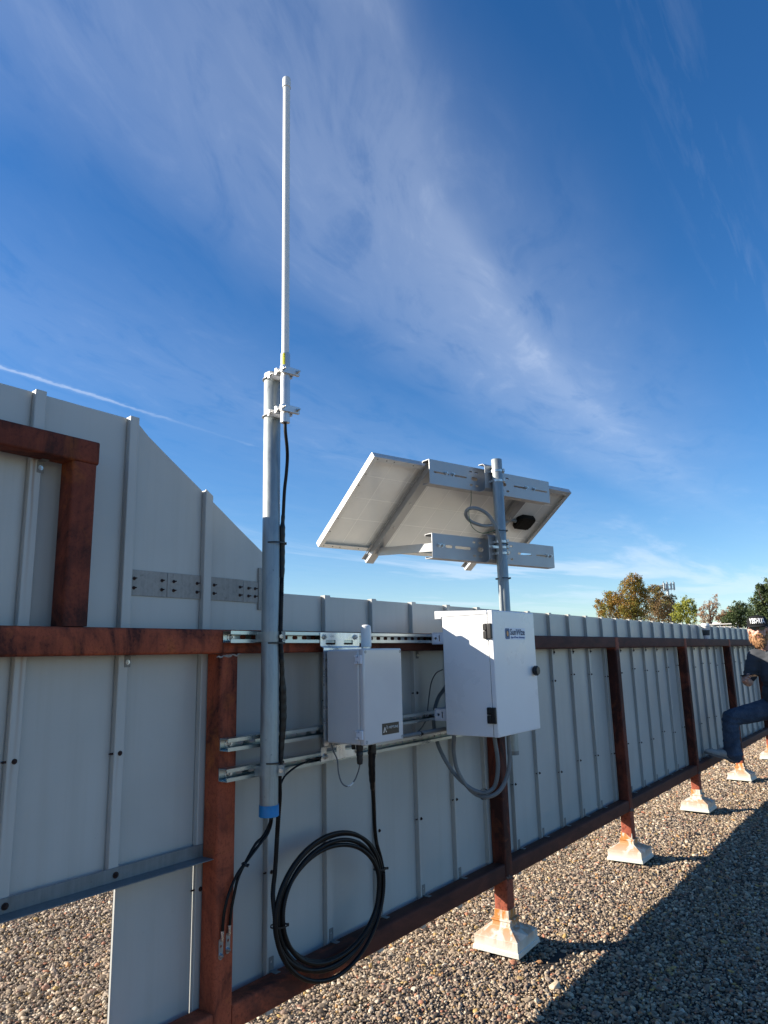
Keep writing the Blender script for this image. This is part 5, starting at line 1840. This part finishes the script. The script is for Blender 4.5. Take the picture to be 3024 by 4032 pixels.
vo = [br_.bm.verts.new(p) for p in outer_]
for k in range(18):
    br_.bm.faces.new((vi[k], vi[k + 1], vo[k + 1], vo[k]))
br_.build('brim', 'cap_cloth', cap, solid=0.004)
bm_ = text_mesh('YESHUA', 0.164, 0.055, bold=0.045, thick=0.002)
for v in bm_.verts:
    x_, y_, z_ = v.co
    a = math.pi / 2 + (x_ - 0.082) / 0.098
    sR = np.interp(y_, [0, 0.03, 0.052], [1.045, 1.035, 0.985])
    v.co = hp((0.089 * sR + z_) * math.cos(a), -0.010 + (0.110 * sR + z_) * math.sin(a), RIM + 0.012 + y_ * 0.96)
mb_ = MB()
mb_.bm.free()
mb_.bm = bm_
mb_.build('cap_lettering', 'white_print', cap, smooth=False)
sg_ = MB()
for s_ in (-1, 1):
    pts_ = [(0.009, 0.018), (0.018, 0.026), (0.048, 0.026), (0.064, 0.019), (0.060, 0.000), (0.048, -0.010), (0.022, -0.010), (0.011, -0.001)]
    sg_.poly_prism([hp(s_ * a, 0.098 - 0.30 * max(0, a - 0.02), b + 0.005) for a, b in pts_], F * 0.004)
    sg_.tube([hp(s_ * 0.064, 0.086, 0.020), hp(s_ * 0.084, 0.04, 0.020), hp(s_ * 0.088, -0.02, 0.014)], 0.003, 6)
sg_.tube([hp(-0.012, 0.099, 0.020), hp(0, 0.102, 0.022), hp(0.012, 0.099, 0.020)], 0.003, 6)
sg_.build('sunglasses', 'sunglass', man)
hr = [('ell', hp(0.062, -0.045, 0.010), (0.024, 0.045, 0.045), HR), ('ell', hp(-0.062, -0.045, 0.010), (0.024, 0.045, 0.045), HR), ('ell', hp(0, -0.075, -0.005), (0.068, 0.034, 0.060), HR)]
remeshed('hair', hr, 'beard_hair', man, 0.009, 3)
ph = thing('mobile_phone', 'dark mobile phone held in the bearded man\'s hand', 'phone', (7.605, 1.455, 1.195))
pc_ = wrR + hd_f * 0.095 + Vector((-0.006, -0.045, 0.020))
MB().obox(pc_, Vector((-0.25, -0.93, 0.1)).normalized(), Vector((-0.93, 0.25, 0.25)).normalized(), Vector((0.25, 0.05, 0.96)).normalized(), 0.072, 0.036, 0.0045).build('phone_body', 'sunglass', ph, bevel=0.004, seg=3)

# ------------------------------------------------------------------ beyond the wall
TREES = {
 'cyp1': ((58.88, 19.41), [(0.83, 7.29, 0.27), (0.39, 7.18, 0.47), (-0.0, 6.65, 0.6), (0.59, 6.53, 0.58), (0.88, 6.88, 0.39), (-0.24, 5.93, 0.73), (0.6, 5.71, 0.73), (1.19, 6.04, 0.44), (-1.68, 5.96, 0.39), (-1.4, 5.62, 0.58), (-2.46, 5.58, 0.31), (-2.42, 5.03, 0.47), (-1.9, 4.92, 0.63), (-1.0, 5.15, 0.78), (-0.16, 4.84, 0.87), (0.69, 4.8, 0.78), (-2.3, 4.39, 0.48), (-1.08, 4.25, 0.87), (0.29, 4.1, 0.87)]),
 'cyp2': ((63.35, 18.52), [(-0.08, 6.77, 0.39), (-0.45, 6.69, 0.36), (0.24, 6.37, 0.46), (-0.34, 5.92, 0.62), (0.37, 5.88, 0.46), (-0.22, 5.25, 0.77), (0.7, 5.58, 0.46), (0.54, 4.83, 0.77), (1.24, 5.65, 0.41), (1.09, 5.0, 0.62), (-0.3, 4.4, 0.88), (0.93, 4.25, 0.77)]),
 'yel': ((56.14, 14.57), [(0.12, 5.02, 0.29), (0.45, 4.92, 0.29), (-0.11, 4.7, 0.38), (-0.36, 4.46, 0.34), (0.5, 4.59, 0.34), (0.07, 4.11, 0.56), (0.77, 4.33, 0.25), (-0.34, 3.89, 0.45), (0.41, 3.77, 0.54), (-0.58, 3.81, 0.36)]),
 'brn': ((53.58, 12.41), [(0.73, 5.0, 0.17), (0.52, 4.7, 0.26), (0.18, 4.52, 0.29), (-0.12, 4.35, 0.24), (-0.25, 4.16, 0.21), (0.73, 4.34, 0.22), (0.36, 4.17, 0.29), (-0.09, 3.92, 0.22), (0.55, 3.97, 0.19), (0.84, 4.41, 0.12), (-0.46, 3.78, 0.22), (0.38, 3.67, 0.26), (-0.34, 3.55, 0.34), (0.08, 3.57, 0.34)]),
 'oakm': ((49.06, 9.64), [(0.08, 4.23, 0.16), (0.26, 4.12, 0.22), (0.5, 4.04, 0.22), (0.34, 3.74, 0.39), (0.01, 3.61, 0.43), (-0.27, 3.35, 0.43), (0.56, 3.52, 0.43), (0.79, 3.85, 0.23), (0.15, 3.2, 0.59), (-0.48, 3.15, 0.39), (0.64, 3.11, 0.47)]),
 'brn2': ((58.72, 12.31), [(0.57, 4.3, 0.24), (0.33, 4.23, 0.28), (0.0, 4.0, 0.32), (-0.24, 3.84, 0.32), (-0.38, 3.6, 0.34), (0.04, 3.58, 0.42), (0.44, 3.81, 0.38)]),
 'oakd': ((41.45, 6.76), [(0.31, 4.88, 0.17), (0.05, 4.58, 0.22), (-0.17, 4.48, 0.16), (-0.21, 4.57, 0.12), (0.19, 4.46, 0.3), (-0.15, 4.19, 0.26), (-0.38, 4.03, 0.2), (-0.47, 3.86, 0.14), (0.03, 3.95, 0.39), (0.39, 4.44, 0.39), (0.42, 3.87, 0.53), (-0.31, 3.68, 0.34), (-0.03, 3.44, 0.49), (-0.42, 3.23, 0.36), (0.34, 3.19, 0.59), (0.9, 4.3, 0.6), (1.2, 3.6, 0.8), (-0.04, 2.92, 0.53)]),
}


def tree(key, name, label, mat, leaf, dens, seed, hollow=0.35):
    (bx, by), blobs = TREES[key]
    rg = np.random.default_rng(seed)
    t = thing(name, label, 'tree', (bx, by, 0), 'trees beyond the screen wall')
    a0 = math.atan2(bx, by)
    lat = Vector((math.cos(a0), -math.sin(a0), 0))
    dep = Vector((math.sin(a0), math.cos(a0), 0))
    zmax = max(z + r for _, z, r in blobs)
    base = Vector((bx, by, 0))
    tr = MB()
    cxm = float(np.mean([x for x, _, _ in blobs]))
    top = Vector(base) + lat * float(np.mean([x for x, z, r in blobs if z > zmax - 1.4])) + UZ * (zmax - 0.35)
    trunk = [base + UZ * -0.1, base + UZ * (zmax * 0.35) + lat * 0.05, base.lerp(top, 0.62), top]
    tr.tube(spline(trunk, 0.25), list(np.linspace(0.16, 0.02, len(spline(trunk, 0.25)))), 8)
    V, Q, T = [], [], []
    for (x, z, r) in blobs:
        dd = float(rg.normal(0, max(0.25, r * 0.9)))
        c = base + lat * x + dep * dd + UZ * z
        start = base.lerp(top, min(0.9, max(0.25, (z - r) / zmax * 0.85)))
        mid = start.lerp(c, 0.6) - UZ * 0.05
        tr.tube(spline([start, mid, c], 0.2), list(np.linspace(0.045, 0.008, len(spline([start, mid, c], 0.2)))), 5)
        n = int(dens * (r ** 2) / (leaf * leaf))
        ncl = max(5, int(r * r * 60) + 4)
        cen = rg.normal(0, 1, (ncl, 3))
        cen /= np.linalg.norm(cen, axis=1)[:, None]
        cen *= (rg.uniform(hollow, 1.08, ncl) ** 0.6)[:, None] * r
        cl_r = rg.uniform(0.16, 0.36, ncl) * r + 0.03
        ctone = rg.uniform(0, 1, ncl)
        k = rg.integers(0, ncl, n)
        off = rg.normal(0, 1, (n, 3)) * cl_r[k][:, None] * 0.62
        pos = cen[k] + off
        for i in range(n):
            p = c + lat * float(pos[i, 0]) + dep * float(pos[i, 1]) + UZ * float(pos[i, 2])
            d1 = Vector(rg.normal(0, 1, 3)).normalized()
            d2 = d1.cross(Vector(rg.normal(0, 1, 3))).normalized()
            s1, s2 = leaf * rg.uniform(0.5, 1.1), leaf * rg.uniform(0.3, 0.7)
            b0 = len(V)
            V += [p - d1 * s1, p + d2 * s2, p + d1 * s1, p - d2 * s2]
            Q.append((b0, b0 + 1, b0 + 2, b0 + 3))
            T.append(min(1, max(0, 0.65 * ctone[k[i]] + 0.35 * rg.uniform())))
    tr.build('trunk', 'bark', t)
    me = bpy.data.meshes.new('crown')
    me.from_pydata([v - base for v in V], [], Q)
    at = me.attributes.new('tone', 'FLOAT', 'FACE')
    at.data.foreach_set('value', np.array(T, np.float32))
    me.materials.append(MATS[mat])
    o = bpy.data.objects.new('crown', me)
    COL.objects.link(o)
    o.parent = t


tree('cyp1', 'cypress_tree', 'tall golden brown tree, the broadest crown above the screen wall', 'leaf_rust', 0.075, 15.0, 1)
tree('cyp2', 'cypress_tree', 'dusky brown tree directly below the cell tower antennas', 'leaf_dusk', 0.075, 13.0, 2)
tree('yel', 'leafy_tree', 'yellow green tree between the dusky brown tree and the sparse one', 'leaf_yellow', 0.07, 13.0, 3)
tree('brn', 'bare_tree', 'sparse brown tree with thin see-through crown behind the paper cup', 'leaf_brown', 0.055, 6.0, 4)
tree('oakm', 'oak_tree', 'bushy dark green tree just beside the tallest dark green tree', 'leaf_oak', 0.06, 14.0, 5)
tree('brn2', 'shrubby_tree', 'low russet tree peeking between the sparse brown tree and green ones', 'leaf_brown', 0.06, 10.0, 6)
tree('oakd', 'oak_tree', 'tallest dark green tree rising behind the man in the cap', 'leaf_oak', 0.055, 14.0, 7)

# cell tower
tw = thing('cell_tower', 'distant cell tower with clusters of pale antennas above the trees', 'tower', (106.0, 29.42, 0))
MB().lathe((106.0, 29.42, 0), [(0.32, 0), (0.20, 9.5), (0.17, 10.75)], 14).build('mast_tube', 'tower_grey', tw)
dv = Vector((106.0, 29.42, 0)).normalized()
lt = Vector((dv.y, -dv.x, 0))
pf = MB()
tcen = Vector((106.0, 29.42, 9.95))
hexp = [tcen + (lt * math.cos(R(a)) + dv * math.sin(R(a))) * 0.86 for a in (0, 120, 240)]
for i in range(3):
    a, b = hexp[i], hexp[(i + 1) % 3]
    pf.cyl(a, b, 0.05, 8)
    pf.cyl(tcen, (a + b) / 2, 0.06, 8)
    pf.cyl(a + UZ * 0.6, b + UZ * 0.6, 0.035, 8)
pf.build('platform', 'tower_grey', tw)
for i in range(3):
    a, b = hexp[i], hexp[(i + 1) % 3]
    nrm = ((a + b) / 2 - tcen).normalized()
    for j, f_ in enumerate((0.0, 0.30, 0.70, 1.0)):
        p = a.lerp(b, f_) + nrm * 0.12 + UZ * (0.35 + 0.12 * ((i + j) % 2))
        m = MB()
        m.obox(p, (b - a).normalized(), nrm, UZ, 0.105, 0.06, 0.48)
        m.cyl(p - nrm * 0.12 - UZ * 0.7, p - nrm * 0.12 + UZ * 0.75, 0.03, 6)
        m.build('panel_antenna', 'tower_panel', tw)

# distant pale roof structures
bd = thing('distant_building', 'pale low building glimpsed behind the sparse brown tree', 'building', (78.0, 16.4, 0))
MB().box(76.5, 79.5, 15.2, 17.45, 0, 3.75).build('wall', 'pale_wall', bd)
MB().box(76.3, 79.7, 15.0, 17.6, 3.755, 3.95).build('roof_edge', 'cup_white', bd)
m = MB()
for x in (76.49,):
    for y in (15.7, 16.3, 16.9):
        m.box(x - 0.02, x, y - 0.2, y + 0.2, 2.6, 3.7)
m.build('window', 'sunglass', bd)
rp = thing('rooftop_pipe_rack', 'pair of pale rooftop pipes on low stands behind the paper cup', 'pipes', (43.9, 10.0, 0))
m = MB()
m.cyl((43.64, 11.25, 2.80), (44.10, 8.95, 2.80), 0.035, 10)
m.cyl((43.74, 11.25, 2.66), (44.20, 8.95, 2.66), 0.03, 10)
m.build('pipe', 'pale_wall', rp)
m = MB()
for f_ in (0.05, 0.5, 0.95):
    p = Vector((43.7, 11.2, 0)).lerp(Vector((44.15, 9.0, 0)), f_)
    m.box(p.x - 0.03, p.x + 0.03, p.y - 0.03, p.y + 0.03, 0, 2.62)
m.build('stand', 'tower_grey', rp)
